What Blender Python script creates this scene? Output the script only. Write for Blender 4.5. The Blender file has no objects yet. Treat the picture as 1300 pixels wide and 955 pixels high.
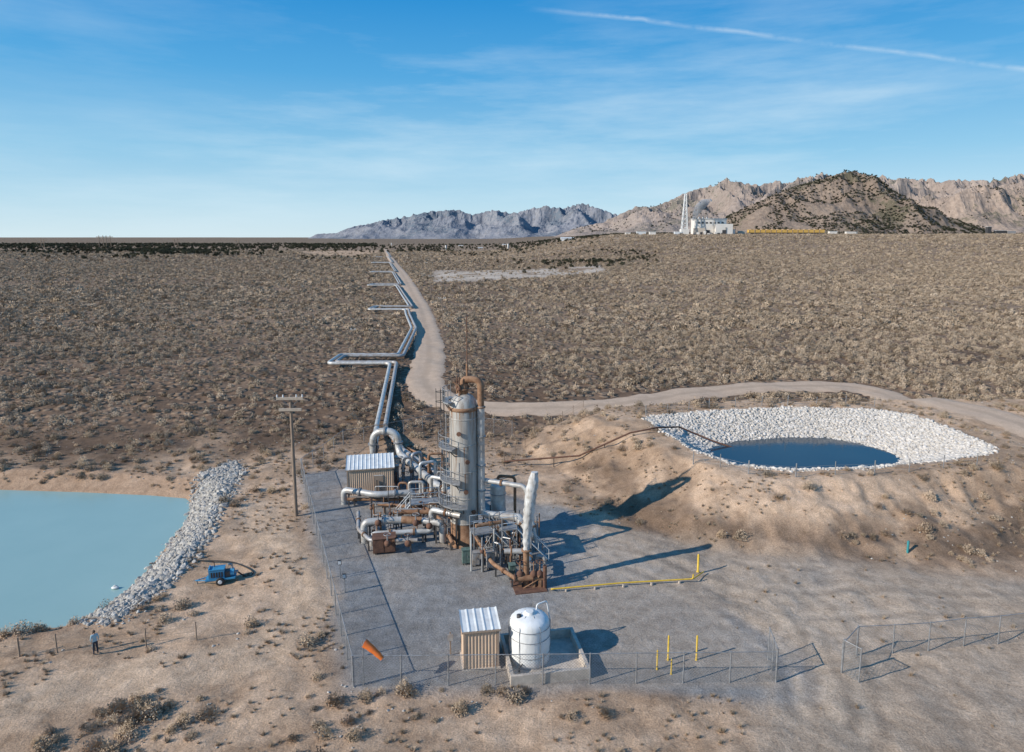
import bpy, math, random
import numpy as np
from mathutils import Vector, Quaternion, Matrix
random.seed(7); np.random.seed(7)
sc=bpy.context.scene
# ---------------------------------------------------------------- camera model
CH=28.0; F=867.0; CX,CY=650.0,433.0; HZ=303.0
PT=math.atan((CY-HZ)/F)
def ray(u,v):
    a=(u-CX)/F; b=-(v-CY)/F
    return (a, math.cos(PT)+b*math.sin(PT), -math.sin(PT)+b*math.cos(PT))
def P(u,v,z=0.0):
    d=ray(u,v); t=(z-CH)/d[2]
    return Vector((d[0]*t,d[1]*t,z))
def at_depth(u,v,y):
    d=ray(u,v); t=y/d[1]
    return Vector((d[0]*t,y,CH+d[2]*t))
# ---------------------------------------------------------------- numpy noise
def _h(ix,iy,s):
    n=(ix.astype(np.int64)*374761393+iy.astype(np.int64)*668265263+s*974711)&0xffffffff
    n=((n^(n>>13))*1274126177)&0xffffffff
    n=(n^(n>>16))
    return (n&0xffffff)/float(0xffffff)
def vn(x,y,s=0):
    xi=np.floor(x);yi=np.floor(y);fx=x-xi;fy=y-yi
    fx=fx*fx*(3-2*fx);fy=fy*fy*(3-2*fy)
    a=_h(xi,yi,s);b=_h(xi+1,yi,s);c=_h(xi,yi+1,s);d=_h(xi+1,yi+1,s)
    return (a*(1-fx)+b*fx)*(1-fy)+(c*(1-fx)+d*fx)*fy
def fbm(x,y,sc_,o=4,s=0):
    x=x/sc_;y=y/sc_;r=0;a=.5;t=0
    for i in range(o):
        r=r+a*vn(x,y,s+i*17);t+=a;a*=.5;x=x*2.03+3.1;y=y*2.03+1.7
    return r/t
def ridged(x,y,sc_,o=5,s=0):
    x=x/sc_;y=y/sc_;r=0;a=.5;t=0
    for i in range(o):
        r=r+a*(1-np.abs(2*vn(x,y,s+i*13)-1));t+=a;a*=.5;x,y=x*1.9+y*.35+2.7,y*1.9-x*.35+5.1
    return r/t
def sm(x,a,b):
    t=np.clip((x-a)/(b-a),0,1);return t*t*(3-2*t)
def sdp(x,y,poly):
    d=np.full(x.shape,1e18);ins=np.zeros(x.shape,bool);n=len(poly)
    for i in range(n):
        ax,ay=poly[i][0],poly[i][1];bx,by=poly[(i+1)%n][0],poly[(i+1)%n][1]
        ex,ey=bx-ax,by-ay;L=ex*ex+ey*ey+1e-9
        t=np.clip(((x-ax)*ex+(y-ay)*ey)/L,0,1)
        d=np.minimum(d,(x-ax-t*ex)**2+(y-ay-t*ey)**2)
        if abs(by-ay)>1e-9:
            c=((ay>y)!=(by>y))&(x<ex*(y-ay)/ey+ax)
            ins^=c
    d=np.sqrt(d);return np.where(ins,-d,d)
def dline(x,y,pl):
    d=np.full(x.shape,1e18)
    for i in range(len(pl)-1):
        ax,ay=pl[i][0],pl[i][1];bx,by=pl[i+1][0],pl[i+1][1]
        ex,ey=bx-ax,by-ay;L=ex*ex+ey*ey+1e-9
        t=np.clip(((x-ax)*ex+(y-ay)*ey)/L,0,1)
        d=np.minimum(d,(x-ax-t*ex)**2+(y-ay-t*ey)**2)
    return np.sqrt(d)
def poly(px,z): return [P(u,v,z) for u,v in px]
LW=poly([(-700,618),(-200,620),(0,622),(100,625),(190,629),(236,633),(244,640),(238,660),(215,690),(190,722),(160,752),(125,778),(80,796),(0,803),(-200,806),(-900,800)],-1.5)
RW=poly([(898,568),(930,559),(1000,554),(1050,555),(1095,563),(1130,573),(1148,583),(1135,600),(1040,608),(960,604),(905,588)],1.5)
RC=poly([(818,531),(880,523),(1000,518),(1110,520),(1160,528),(1215,548),(1262,568),(1250,578),(1190,586),(1100,593),(1000,596),(930,589),(880,571),(840,548)],4.0)
PLT=poly([(748,528),(800,548),(860,577),(930,603),(1010,609),(1100,607),(1200,597),(1320,587),(1800,570),(1800,500),(1300,506),(1100,509),(900,511),(780,516)],4.0)
PAD=poly([(383,603),(440,596),(540,596),(650,635),(720,664),(790,700),(850,722),(900,760),(930,800),(985,869),(447,873)],0)
YARD=poly([(640,600),(720,655),(800,680),(960,706),(1120,720),(1330,745),(1500,900),(985,1000),(960,800),(860,722),(720,664)],0)
def terrain(x,y,micro=True):
    base=2.0*sm(y,84,125)
    w=sm(x/np.maximum(y,1),-0.05,0.18)
    base=base+w*(34*sm(y,430,1450)+0.008*np.maximum(y-1450,0))
    base=base+0.0058*np.maximum(y-4500,0)
    base=base+ (fbm(x,y,160,3,5)-.5)*3.0*sm(y,150,400)
    h=base.copy()
    dl=sdp(x,y,LW);dr=sdp(x,y,RW);dc=sdp(x,y,RC);dp=sdp(x,y,PLT);pad=sdp(x,y,PAD)
    rill=(ridged(x,y,2.6,3,9)-.5)*1.0+(fbm(x,y,7,3,4)-.5)*1.8
    slope=4-0.43*np.maximum(dp,0)
    f=sm(dp,-0.3,1.5)*sm(slope,-.5,1)
    h=np.where(dp<0.0,4.0,np.maximum(h,slope+rill*f*.75))
    ins=dc<0
    t=np.clip(dr/(dr-dc+1e-6),0,1)
    hp=np.where(dr>0,1.5+2.5*t,1.5+0.4*dr)
    h=np.where(ins,np.maximum(hp,0),h)
    hl=np.clip(-1.5+0.5*dl,-3,50)
    h=np.minimum(h,hl)
    if micro:
        m=sm(pad,0,1.5)*sm(dl,0,3)*(1-ins)
        h=h+((fbm(x,y,2.2,3,1)-.5)*.4+(fbm(x,y,9,2,2)-.5)*.6)*m*sm(y,10,30)*(1-sm(y,400,900))
    return h
def G(u,v):
    d=ray(u,v);t=np.geomspace(20,9000,5000)
    x=d[0]*t;y=d[1]*t;z=CH+d[2]*t
    below=z<terrain(x,y)
    i=int(np.argmax(below)) if below.any() else len(t)-1
    return Vector((x[i],y[i],float(terrain(x[i:i+1],y[i:i+1])[0])))
def catmull(pts,step):
    out=[];n=len(pts)
    for i in range(n-1):
        p0=pts[max(i-1,0)];p1=pts[i];p2=pts[i+1];p3=pts[min(i+2,n-1)]
        L=(p2-p1).length;k=max(2,int(L/step))
        for j in range(k):
            t=j/k
            out.append(0.5*((2*p1)+(p2-p0)*t+(2*p0-5*p1+4*p2-p3)*t*t+(3*p1-p0-3*p2+p3)*t**3))
    out.append(pts[-1]);return out
roadpx=[(489,317),(492,322),(497,330),(508,345),(522,370),(534,395),(541,420),(545,445),(543,465),(539,485),(552,503),(592,516),(650,520),(720,519),(790,513),(870,501),(950,493),(1020,491),(1100,495),(1180,507),(1240,523),(1310,546),(1420,590)]
road=catmull([Vector((g.x,g.y,0)) for g in [G(u,v) for u,v in roadpx]],2.0)
trk=catmull([P(1040,900),P(1010,820),P(930,765),P(840,725),P(745,690)],3)
trk2=catmull([P(1330,770),P(1150,765),P(1000,770),P(900,745)],3)
trk3=catmull([P(1080,920),P(1060,840),P(1040,790),P(980,745),P(860,705),P(760,680)],3)
LT=catmull([P(60,880),P(200,855),P(330,830),P(400,760),P(350,690),P(330,640)],3)
# ---------------------------------------------------------------- materials
def nmat(name): 
    m=bpy.data.materials.new(name);m.use_nodes=True
    return m,m.node_tree.nodes,m.node_tree.links,m.node_tree.nodes["Principled BSDF"]
def mixc(N,L,fac,a,b,bt='MIX'):
    n=N.new("ShaderNodeMix");n.data_type='RGBA';n.blend_type=bt
    for s,val in ((n.inputs[0],fac),(n.inputs[6],a),(n.inputs[7],b)):
        if hasattr(val,'links'): L.new(val,s)
        elif isinstance(val,(int,float)): s.default_value=val
        else: s.default_value=(*val,1)
    return n.outputs[2]
def noise(N,L,co,scale,detail=5,rough=.6):
    n=N.new("ShaderNodeTexNoise");n.inputs['Scale'].default_value=scale;n.inputs['Detail'].default_value=detail;n.inputs['Roughness'].default_value=rough
    L.new(co,n.inputs['Vector']);return n.outputs['Fac']
def ramp(N,L,fac,a,b,c0=(0,0,0),c1=(1,1,1)):
    r=N.new("ShaderNodeValToRGB");r.color_ramp.elements[0].position=a;r.color_ramp.elements[1].position=b
    r.color_ramp.elements[0].color=(*c0,1);r.color_ramp.elements[1].color=(*c1,1)
    L.new(fac,r.inputs[0]);return r.outputs[0]
def mat(name,c1,c2=None,scale=2.0,rough=.8,metal=0.0,bump=0.0,lo=.4,hi=.65,stretch=(1,1,1)):
    m,N,L,B=nmat(name)
    g=N.new("ShaderNodeNewGeometry");mp=N.new("ShaderNodeMapping");mp.inputs['Scale'].default_value=stretch
    L.new(g.outputs['Position'],mp.inputs[0]);co=mp.outputs[0]
    f=noise(N,L,co,scale,7,.65)
    if c2 is None: c2=tuple(c*.75 for c in c1)
    col=mixc(N,L,ramp(N,L,f,lo,hi),c1,c2)
    L.new(col,B.inputs['Base Color'])
    B.inputs['Roughness'].default_value=rough;B.inputs['Metallic'].default_value=metal
    if bump:
        b=N.new("ShaderNodeBump");b.inputs['Strength'].default_value=bump;b.inputs['Distance'].default_value=.05
        L.new(f,b.inputs['Height']);L.new(b.outputs[0],B.inputs['Normal'])
    return m
M={}
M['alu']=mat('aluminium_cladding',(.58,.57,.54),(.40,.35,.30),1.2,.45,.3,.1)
M['alud']=mat('weathered_shaded_cladding',(.42,.41,.40),(.30,.24,.19),1.5,.5,.25,.1)
M['vessel']=mat('vessel_steel',(.46,.44,.40),(.28,.22,.17),1.0,.6,.1,.1,.40,.70,(2.5,2.5,.22))
M['rust']=mat('rusty_steel',(.21,.105,.055),(.34,.20,.115),2.5,.85,.05,.3)
M['rustd']=mat('dark_rust',(.11,.055,.038),(.20,.10,.06),2.5,.9,.05,.3)
M['steel']=mat('galvanised_steel',(.34,.34,.34),(.22,.21,.20),3,.5,.3)
M['dark']=mat('dark_steel',(.06,.06,.065),(.10,.085,.07),2,.6,.3)
M['beige']=mat('beige_siding',(.64,.46,.32),(.56,.40,.28),1.0,.7)
M['beiged']=mat('beige_trim',(.40,.29,.21),(.33,.24,.17),1.0,.7)
M['roof']=mat('metal_roof',(.74,.74,.71),(.58,.57,.54),1.2,.5,.0)
M['white']=mat('white_plastic_tank',(.80,.79,.76),(.62,.60,.55),1.2,.5,0,.25,.46,.75,(1,1,.3))
M['conc']=mat('concrete',(.56,.48,.40),(.40,.34,.28),2.2,.9,0,.2)
M['yellow']=mat('yellow_paint',(.72,.47,.04),(.55,.34,.04),3,.6)
M['wood']=mat('weathered_wood',(.30,.22,.16),(.20,.145,.105),3,.9,0,.2,.4,.65,(4,4,.5))
M['woodl']=mat('light_wood_crossarm',(.46,.38,.30),(.36,.29,.22),3,.9)
M['blue']=mat('blue_paint',(.05,.27,.46),(.04,.18,.32),3,.5)
M['orange']=mat('orange_fabric',(.85,.20,.03),(.7,.15,.03),3,.7)
M['green']=mat('green_cabinet',(.13,.19,.16),(.08,.12,.10),3,.6)
M['teal']=mat('teal_paint',(.03,.25,.27),(.03,.2,.2),3,.6)
M['rubber']=mat('black_rubber',(.02,.02,.02),(.04,.035,.03),3,.8)
M['glass']=mat('dark_glass',(.03,.04,.05),(.02,.03,.04),3,.1)
M['stackw']=mat('weathered_white_stack',(.60,.59,.56),(.34,.30,.26),1.6,.75,0,.5,.42,.66,(2,2,.5))
M['skin']=mat('skin',(.45,.27,.19),(.42,.25,.17),5,.6)
M['hair']=mat('hair',(.04,.028,.02),(.06,.04,.03),20,.8)
M['jacket']=mat('jacket_fabric',(.38,.52,.56),(.30,.42,.47),6,.9)
M['trouser']=mat('trouser_fabric',(.035,.04,.055),(.05,.05,.065),6,.9)
M['sign']=mat('white_sign',(.75,.75,.73),(.6,.6,.58),3,.6)
def plantmat(name,cols,lo=.75):
    m,N,L,B=nmat(name)
    oi=N.new("ShaderNodeObjectInfo");r=N.new("ShaderNodeValToRGB");cr=r.color_ramp
    while len(cr.elements)<len(cols): cr.elements.new(.5)
    for i,c in enumerate(cols):
        cr.elements[i].position=i/(len(cols)-1);cr.elements[i].color=(*c,1)
    L.new(oi.outputs['Random'],r.inputs[0])
    tc=N.new("ShaderNodeTexCoord");f=noise(N,L,tc.outputs['Object'],6,3)
    L.new(mixc(N,L,1.0,r.outputs[0],ramp(N,L,f,.35,.7,(lo,lo,lo),(1,1,1)),'MULTIPLY'),B.inputs['Base Color'])
    B.inputs['Roughness'].default_value=.95;B.inputs['Specular IOR Level'].default_value=.1
    return m
M['sage']=plantmat('sagebrush_foliage',[(.55,.40,.265),(.36,.27,.185),(.62,.47,.32),(.32,.25,.18),(.48,.36,.25),(.64,.49,.35),(.28,.20,.14)])
M['sagef']=plantmat('field_sagebrush_foliage',[(.54,.41,.285),(.38,.29,.205),(.58,.44,.31),(.33,.26,.19),(.48,.37,.265),(.62,.48,.345),(.28,.215,.155)])
M['jun']=plantmat('juniper_foliage',[(.050,.055,.034),(.08,.08,.05),(.065,.065,.042)])
M['rock']=plantmat('grey_rock',[(.58,.53,.46),(.40,.36,.31),(.68,.63,.56),(.47,.42,.37)],.6)
M['rockw']=plantmat('white_rock',[(.76,.69,.60),(.58,.52,.45),(.84,.77,.69),(.68,.61,.53)],.65)
# ---------------------------------------------------------------- mesh builder
class MB:
    def __init__(s): s.v=[];s.f=[];s.m=[];s.s=[];s.mats=[]
    def mi(s,k):
        if k not in s.mats: s.mats.append(k)
        return s.mats.index(k)
    def add(s,vs,fs,k,smooth=False):
        o=len(s.v);s.v+= [tuple(v) for v in vs];i=s.mi(k)
        for f in fs: s.f.append(tuple(o+a for a in f));s.m.append(i);s.s.append(smooth)
    def box(s,c,size,k,rot=0,pitch=0):
        hx,hy,hz=size[0]/2,size[1]/2,size[2]
        R=Matrix.Rotation(rot,3,'Z')@Matrix.Rotation(pitch,3,'X')
        vs=[Vector(c)+R@Vector((x,y,z)) for z in (0,hz) for x,y in((-hx,-hy),(hx,-hy),(hx,hy),(-hx,hy))]
        s.add(vs,[(0,3,2,1),(4,5,6,7),(0,1,5,4),(1,2,6,5),(2,3,7,6),(3,0,4,7)],k)
    def rings(s,rings,k,cap=True,smooth=True):
        n=len(rings[0]);vs=[p for r in rings for p in r];fs=[]
        for i in range(len(rings)-1):
            for j in range(n):
                a=i*n+j;b=i*n+(j+1)%n;fs.append((a,b,b+n,a+n))
        s.add(vs,fs,k,smooth)
        if cap: s.add(rings[0],[tuple(reversed(range(n)))],k);s.add(rings[-1],[tuple(range(n))],k)
    def tube(s,pts,r,k,n=12,fillet=0,cap=True):
        pts=[Vector(p) for p in pts]
        if fillet:
            o=[pts[0]]
            for i in range(1,len(pts)-1):
                a,b,c=pts[i-1],pts[i],pts[i+1];d=min(fillet,(a-b).length*.49,(c-b).length*.49)
                p=b+(a-b).normalized()*d;q=b+(c-b).normalized()*d
                for j in range(7):
                    t=j/6;o.append(p*(1-t)**2+b*2*t*(1-t)+q*t*t)
            o.append(pts[-1]);pts=o
        pts=[p for i,p in enumerate(pts) if i==0 or (p-pts[i-1]).length>1e-5]
        rad=r if isinstance(r,(list,tuple)) else [r]*len(pts)
        rs=[];prev=None
        for i,p in enumerate(pts):
            t=(pts[min(i+1,len(pts)-1)]-pts[max(i-1,0)]).normalized()
            if prev is None:
                up=Vector((0,0,1)) if abs(t.z)<.9 else Vector((1,0,0));nn=t.cross(up).normalized()
            else: nn=(prev-t*prev.dot(t)).normalized()
            prev=nn;b=t.cross(nn)
            rs.append([p+(nn*math.cos(2*math.pi*j/n)+b*math.sin(2*math.pi*j/n))*rad[i] for j in range(n)])
        s.rings(rs,k,cap)
    def lathe(s,c,prof,k,n=32,smooth=True):
        s.rings([[Vector(c)+Vector((r*math.cos(2*math.pi*j/n),r*math.sin(2*math.pi*j/n),z)) for j in range(n)] for r,z in prof],k,True,smooth)
    def ball(s,c,r,k,n=12):
        r=r if isinstance(r,(tuple,list)) else (r,r,r)
        rs=[]
        for i in range(1,n):
            a=math.pi*i/n
            rs.append([Vector(c)+Vector((r[0]*math.sin(a)*math.cos(2*math.pi*j/n),r[1]*math.sin(a)*math.sin(2*math.pi*j/n),-r[2]*math.cos(a))) for j in range(n)])
        s.rings(rs,k)
    def wheel(s,c,r,w,k,axis,n=18):
        a=Vector(axis).normalized();s.tube([Vector(c)-a*w/2,Vector(c)-a*w*.35,Vector(c)+a*w*.35,Vector(c)+a*w/2],[r*.85,r,r,r*.85],k,n)
    def ring(s,c,R,r,k,axis=(0,0,1),n=20):
        a=Vector(axis).normalized();u=a.orthogonal().normalized();w=a.cross(u)
        s.tube([Vector(c)+(u*math.cos(2*math.pi*i/n)+w*math.sin(2*math.pi*i/n))*R for i in range(n+1)],r,k,5,cap=False)
    def obj(s,name,origin=None,parent=None):
        me=bpy.data.meshes.new(name)
        o=Vector(origin) if origin is not None else Vector((0,0,0))
        me.from_pydata([(v[0]-o.x,v[1]-o.y,v[2]-o.z) for v in s.v],[],s.f)
        for k in s.mats: me.materials.append(M[k])
        me.polygons.foreach_set('material_index',s.m);me.polygons.foreach_set('use_smooth',s.s)
        me.update()
        ob=bpy.data.objects.new(name,me);sc.collection.objects.link(ob)
        ob.location=o
        if parent: ob.parent=parent
        return ob
# ---------------------------------------------------------------- ground
def axis(a,b,step,lo,hi,g):
    l=list(np.arange(a,b,step));s=step;x=l[-1]
    while x<hi: s*=g;x+=s;l.append(x)
    s=step;x=l[0];pre=[]
    while x>lo: s*=g;x-=s;pre.append(x)
    return np.array(pre[::-1]+l)
xs=axis(-50,62,.34,-11000,11000,1.055);ys=axis(30,116,.34,-300,12500,1.03)
X,Y=np.meshgrid(xs,ys);xf=X.ravel();yf=Y.ravel()
zf=terrain(xf,yf)
nx,ny=len(xs),len(ys);ZG=zf.reshape(ny,nx)
def TG(x,y):
    x=np.asarray(x,float);y=np.asarray(y,float)
    i=np.clip(np.searchsorted(xs,x)-1,0,nx-2);j=np.clip(np.searchsorted(ys,y)-1,0,ny-2)
    a=np.clip((x-xs[i])/(xs[i+1]-xs[i]),0,1);b=np.clip((y-ys[j])/(ys[j+1]-ys[j]),0,1)
    return (ZG[j,i]*(1-a)+ZG[j,i+1]*a)*(1-b)+(ZG[j+1,i]*(1-a)+ZG[j+1,i+1]*a)*b
def T(x,y): return float(TG(x,y))
idx=np.arange(nx*ny).reshape(ny,nx)
fc=np.stack([idx[:-1,:-1],idx[:-1,1:],idx[1:,1:],idx[1:,:-1]],-1).reshape(-1,4)
me=bpy.data.meshes.new("ground")
me.from_pydata(np.stack([xf,yf,zf],1).tolist(),[],fc.tolist())
me.polygons.foreach_set('use_smooth',np.ones(len(fc),bool))
def lerp(c,col,w): return c*(1-w[:,None])+np.array(col)[None,:]*w[:,None]
n1=fbm(xf,yf,14,4,21);n2=fbm(xf,yf,60,3,22);n3=fbm(xf,yf,3,3,23);n4=fbm(xf,yf,300,3,29)
dl=sdp(xf,yf,LW);dr=sdp(xf,yf,RW);dc=sdp(xf,yf,RC);dp=sdp(xf,yf,PLT);dpad=sdp(xf,yf,PAD);dy=sdp(xf,yf,YARD)
C=np.tile(np.array([.26,.18,.125]),(len(xf),1))
C=lerp(C,(.17,.115,.08),sm(n1,.40,.60)*.85)
C=lerp(C,(.15,.10,.07),sm(n2,.45,.62)*(1-sm(yf,180,420))*.6)
C=lerp(C,(.35,.255,.18),sm(n4,.5,.7)*.5)
C=lerp(C,(.36,.265,.19),sm(yf,350,1600)*.6)
C=lerp(C,(.22,.17,.125),sm(yf,1800,4000)*.7)
sand=(1-sm(yf+ (n1-.5)*24,80,92))*(xf<70)
sand=np.maximum(sand,(1-sm(dpad,6,16)))
sand=np.maximum(sand,(1-sm(dp,3,9+n1*6)))
C=lerp(C,(.57,.405,.28),sand)
C=lerp(C,(.40,.275,.185),sand*sm(n3+n1*.5-.2,.46,.65)*.7)
face=sm(dp,1.0,4.0)*(1-sm(dp,9,13))*(yf<95)
C=lerp(C,(.36,.25,.17),face*sm(n3+n2*.3,.5,.72)*.7)
toe=sm(dp,4.0,6.5)*(1-sm(dp,9,15))*(yf<80)*sm(n1+n3*.3,.46,.66)*(xf>6)
C=lerp(C,(.19,.13,.09),toe*.8)
C=lerp(C,(.48,.375,.285),(1-sm(dy,-1,2.5)))
C=lerp(C,(.36,.315,.27),(1-sm(dy,-1,2.5))*sm(n1,.45,.62)*.6)
C=lerp(C,(.30,.29,.28),(1-sm(dpad+(n1-.5)*9*sm(xf,-4,6),-.6,1.6)))
C=lerp(C,(.43,.36,.295),(1-sm(dpad,-.5,.8))*sm(n1+ (xf-2)*.03,.5,.72)*.8)
C=lerp(C,(.40,.34,.285),(1-sm(dpad,-.5,.8))*sm(n3,.55,.75)*.4)
for tl in (trk,trk2,trk3):
    d=dline(xf,yf,tl)+(n3-.5)*.5
    w=np.exp(-((np.abs(d)-.95)/.35)**2)*.6+np.exp(-((np.abs(d)-2.6)/.4)**2)*.4
    C=lerp(C,(.58,.46,.35),np.clip(w,0,1))
    w=np.exp(-((np.abs(d)-1.8)/.25)**2)*.5
    C=lerp(C,(.30,.245,.195),w)
d=dline(xf,yf,LT)+(n3-.5)*.6
C=lerp(C,(.62,.455,.32),(1-sm(d,1.4,2.6))*.7)
C=lerp(C,(.56,.50,.43),(dc<0.3).astype(float)*(dr>-1))
bank=(dl<3.6)&(dl>-1)
C=lerp(C,(.46,.31,.21),bank.astype(float)*.8)
RIP=poly([(296,590),(262,604),(246,630),(240,660),(210,695),(165,745),(110,785),(150,792),(195,760),(230,725),(255,690),(280,640),(304,600)],-.5)
drip=sdp(xf,yf,RIP)
C=lerp(C,(.42,.38,.33),(1-sm(drip,-.2,.6)))
STRIP=[P(u,v,3) for u,v in [(548,341),(640,341),(765,339),(770,345),(700,351),(600,356),(550,357)]]
C=lerp(C,(.58,.49,.40),(1-sm(sdp(xf,yf,STRIP),-6,6))*sm(n1,.25,.5))
STRIP2=[P(u,v,2) for u,v in [(380,319),(480,318),(484,322),(440,326),(400,325)]]
C=lerp(C,(.58,.41,.28),(1-sm(sdp(xf,yf,STRIP2),-6,10)))
STRIP3=[P(u,v,3) for u,v in [(520,317),(700,318),(800,322),(700,327),(540,325)]]
C=lerp(C,(.52,.40,.295),(1-sm(sdp(xf,yf,STRIP3),-6,10))*.7)
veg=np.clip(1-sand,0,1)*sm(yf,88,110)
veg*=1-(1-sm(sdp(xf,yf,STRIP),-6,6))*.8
ca=me.attributes.new("Col",'FLOAT_COLOR','POINT');ca.data.foreach_set('color',np.concatenate([C,np.ones((len(C),1))],1).ravel())
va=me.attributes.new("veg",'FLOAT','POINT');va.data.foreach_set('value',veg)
gm,N,L,B=nmat("desert_ground")
at=N.new("ShaderNodeAttribute");at.attribute_name="Col"
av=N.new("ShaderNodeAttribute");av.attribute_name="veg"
gp=N.new("ShaderNodeNewGeometry").outputs['Position']
fa=noise(N,L,gp,.9,9,.7);fb=noise(N,L,gp,9,6,.75);fc_=noise(N,L,gp,.05,6,.6)
c=mixc(N,L,1.0,at.outputs['Color'],ramp(N,L,fa,.3,.7,(.70,.67,.64),(1.24,1.24,1.24)),'MULTIPLY')
c=mixc(N,L,1.0,c,ramp(N,L,fb,.3,.7,(.55,.55,.55),(1.42,1.40,1.37)),'MULTIPLY')
c=mixc(N,L,1.0,c,ramp(N,L,fc_,.35,.65,(.82,.81,.80),(1.12,1.12,1.12)),'MULTIPLY')
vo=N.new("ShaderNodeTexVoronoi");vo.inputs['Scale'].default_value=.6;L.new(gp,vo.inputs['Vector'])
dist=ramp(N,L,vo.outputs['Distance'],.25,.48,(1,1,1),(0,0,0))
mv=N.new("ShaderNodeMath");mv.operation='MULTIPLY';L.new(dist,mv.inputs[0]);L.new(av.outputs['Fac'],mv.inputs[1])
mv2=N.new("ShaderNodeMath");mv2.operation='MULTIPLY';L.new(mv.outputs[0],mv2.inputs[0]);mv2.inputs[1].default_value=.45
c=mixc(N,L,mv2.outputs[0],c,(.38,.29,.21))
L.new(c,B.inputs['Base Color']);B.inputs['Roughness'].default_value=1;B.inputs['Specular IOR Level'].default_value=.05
b1=N.new("ShaderNodeBump");b1.inputs['Strength'].default_value=.9;b1.inputs['Distance'].default_value=.18;L.new(fa,b1.inputs['Height'])
b2=N.new("ShaderNodeBump");b2.inputs['Strength'].default_value=.8;b2.inputs['Distance'].default_value=.06;L.new(fb,b2.inputs['Height']);L.new(b1.outputs[0],b2.inputs['Normal'])
b3=N.new("ShaderNodeBump");b3.inputs['Strength'].default_value=.8;b3.inputs['Distance'].default_value=.5;L.new(mv.outputs[0],b3.inputs['Height']);L.new(b2.outputs[0],b3.inputs['Normal'])
L.new(b3.outputs[0],B.inputs['Normal'])
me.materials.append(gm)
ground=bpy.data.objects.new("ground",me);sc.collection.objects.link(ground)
# ---------------------------------------------------------------- dirt road
vs=[];fs=[];K=9
for i,p in enumerate(road):
    t=(road[min(i+1,len(road)-1)]-road[max(i-1,0)]).normalized();nn=Vector((-t.y,t.x,0))
    w=3.3+1.2*min(1,p.y/400)
    jl=random.uniform(-.35,.35);jr=random.uniform(-.35,.35)
    for j in range(K):
        a=-w-jl+(2*w+jl+jr)*j/(K-1);q=p+nn*a
        vs.append((q.x,q.y,T(q.x,q.y) + (0.07+.0006*p.y)*(1 if 0<j<K-1 else -.3) ))
    if i: 
        for j in range(K-1):
            o=(i-1)*K+j;fs.append((o,o+1,o+K+1,o+K))
me=bpy.data.meshes.new("dirt_road");me.from_pydata(vs,[],fs)
me.polygons.foreach_set('use_smooth',[True]*len(fs))
rl=me.attributes.new("lane",'FLOAT','POINT');rl.data.foreach_set('value',[ (i%K)/(K-1) for i in range(len(vs))])
m,N,L,B=nmat("packed_dirt");gp=N.new("ShaderNodeNewGeometry").outputs['Position']
la=N.new("ShaderNodeAttribute");la.attribute_name="lane"
w=N.new("ShaderNodeMath");w.operation='MULTIPLY';w.inputs[1].default_value=4*math.pi;L.new(la.outputs['Fac'],w.inputs[0])
cs=N.new("ShaderNodeMath");cs.operation='COSINE';L.new(w.outputs[0],cs.inputs[0])
fa=noise(N,L,gp,.5,8,.7);fb=noise(N,L,gp,7,6,.7)
c=mixc(N,L,ramp(N,L,fa,.35,.65),(.58,.42,.295),(.46,.33,.23))
c=mixc(N,L,1.0,c,ramp(N,L,fb,.3,.7,(.75,.75,.75),(1.2,1.2,1.2)),'MULTIPLY')
c=mixc(N,L,ramp(N,L,cs.outputs[0],-.2,.9,(.0,.0,.0),(.45,.45,.45)),c,(.36,.255,.175))
L.new(c,B.inputs['Base Color']);B.inputs['Roughness'].default_value=1
me.materials.append(m);o=bpy.data.objects.new("dirt_road",me);sc.collection.objects.link(o)
# ---------------------------------------------------------------- water
def water(name,pl,z,col,col2,rough,grow):
    cx=sum(p.x for p in pl)/len(pl);cy=sum(p.y for p in pl)/len(pl)
    vs=[]
    for p in pl:
        d=Vector((p.x-cx,p.y-cy,0));vs.append((p.x+d.normalized().x*grow,p.y+d.normalized().y*grow,z))
    me=bpy.data.meshes.new(name);me.from_pydata(vs,[],[tuple(range(len(vs)))])
    m,N,L,B=nmat(name+"_surface");gp=N.new("ShaderNodeNewGeometry").outputs['Position']
    f=noise(N,L,gp,.06,5,.6);f2=noise(N,L,gp,2.5,6,.6)
    L.new(mixc(N,L,ramp(N,L,f,.35,.65),col,col2),B.inputs['Base Color'])
    B.inputs['Roughness'].default_value=rough;B.inputs['IOR'].default_value=1.33
    b=N.new("ShaderNodeBump");b.inputs['Strength'].default_value=.18;b.inputs['Distance'].default_value=.03;L.new(f2,b.inputs['Height']);L.new(b.outputs[0],B.inputs['Normal'])
    me.materials.append(m);o=bpy.data.objects.new(name,me);sc.collection.objects.link(o)
water("turquoise_pond_water",LW,-1.5,(.28,.42,.395),(.31,.45,.42),.22,.8)
water("dark_pond_water",RW,1.5,(.012,.035,.06),(.02,.05,.075),.08,.6)
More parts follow.
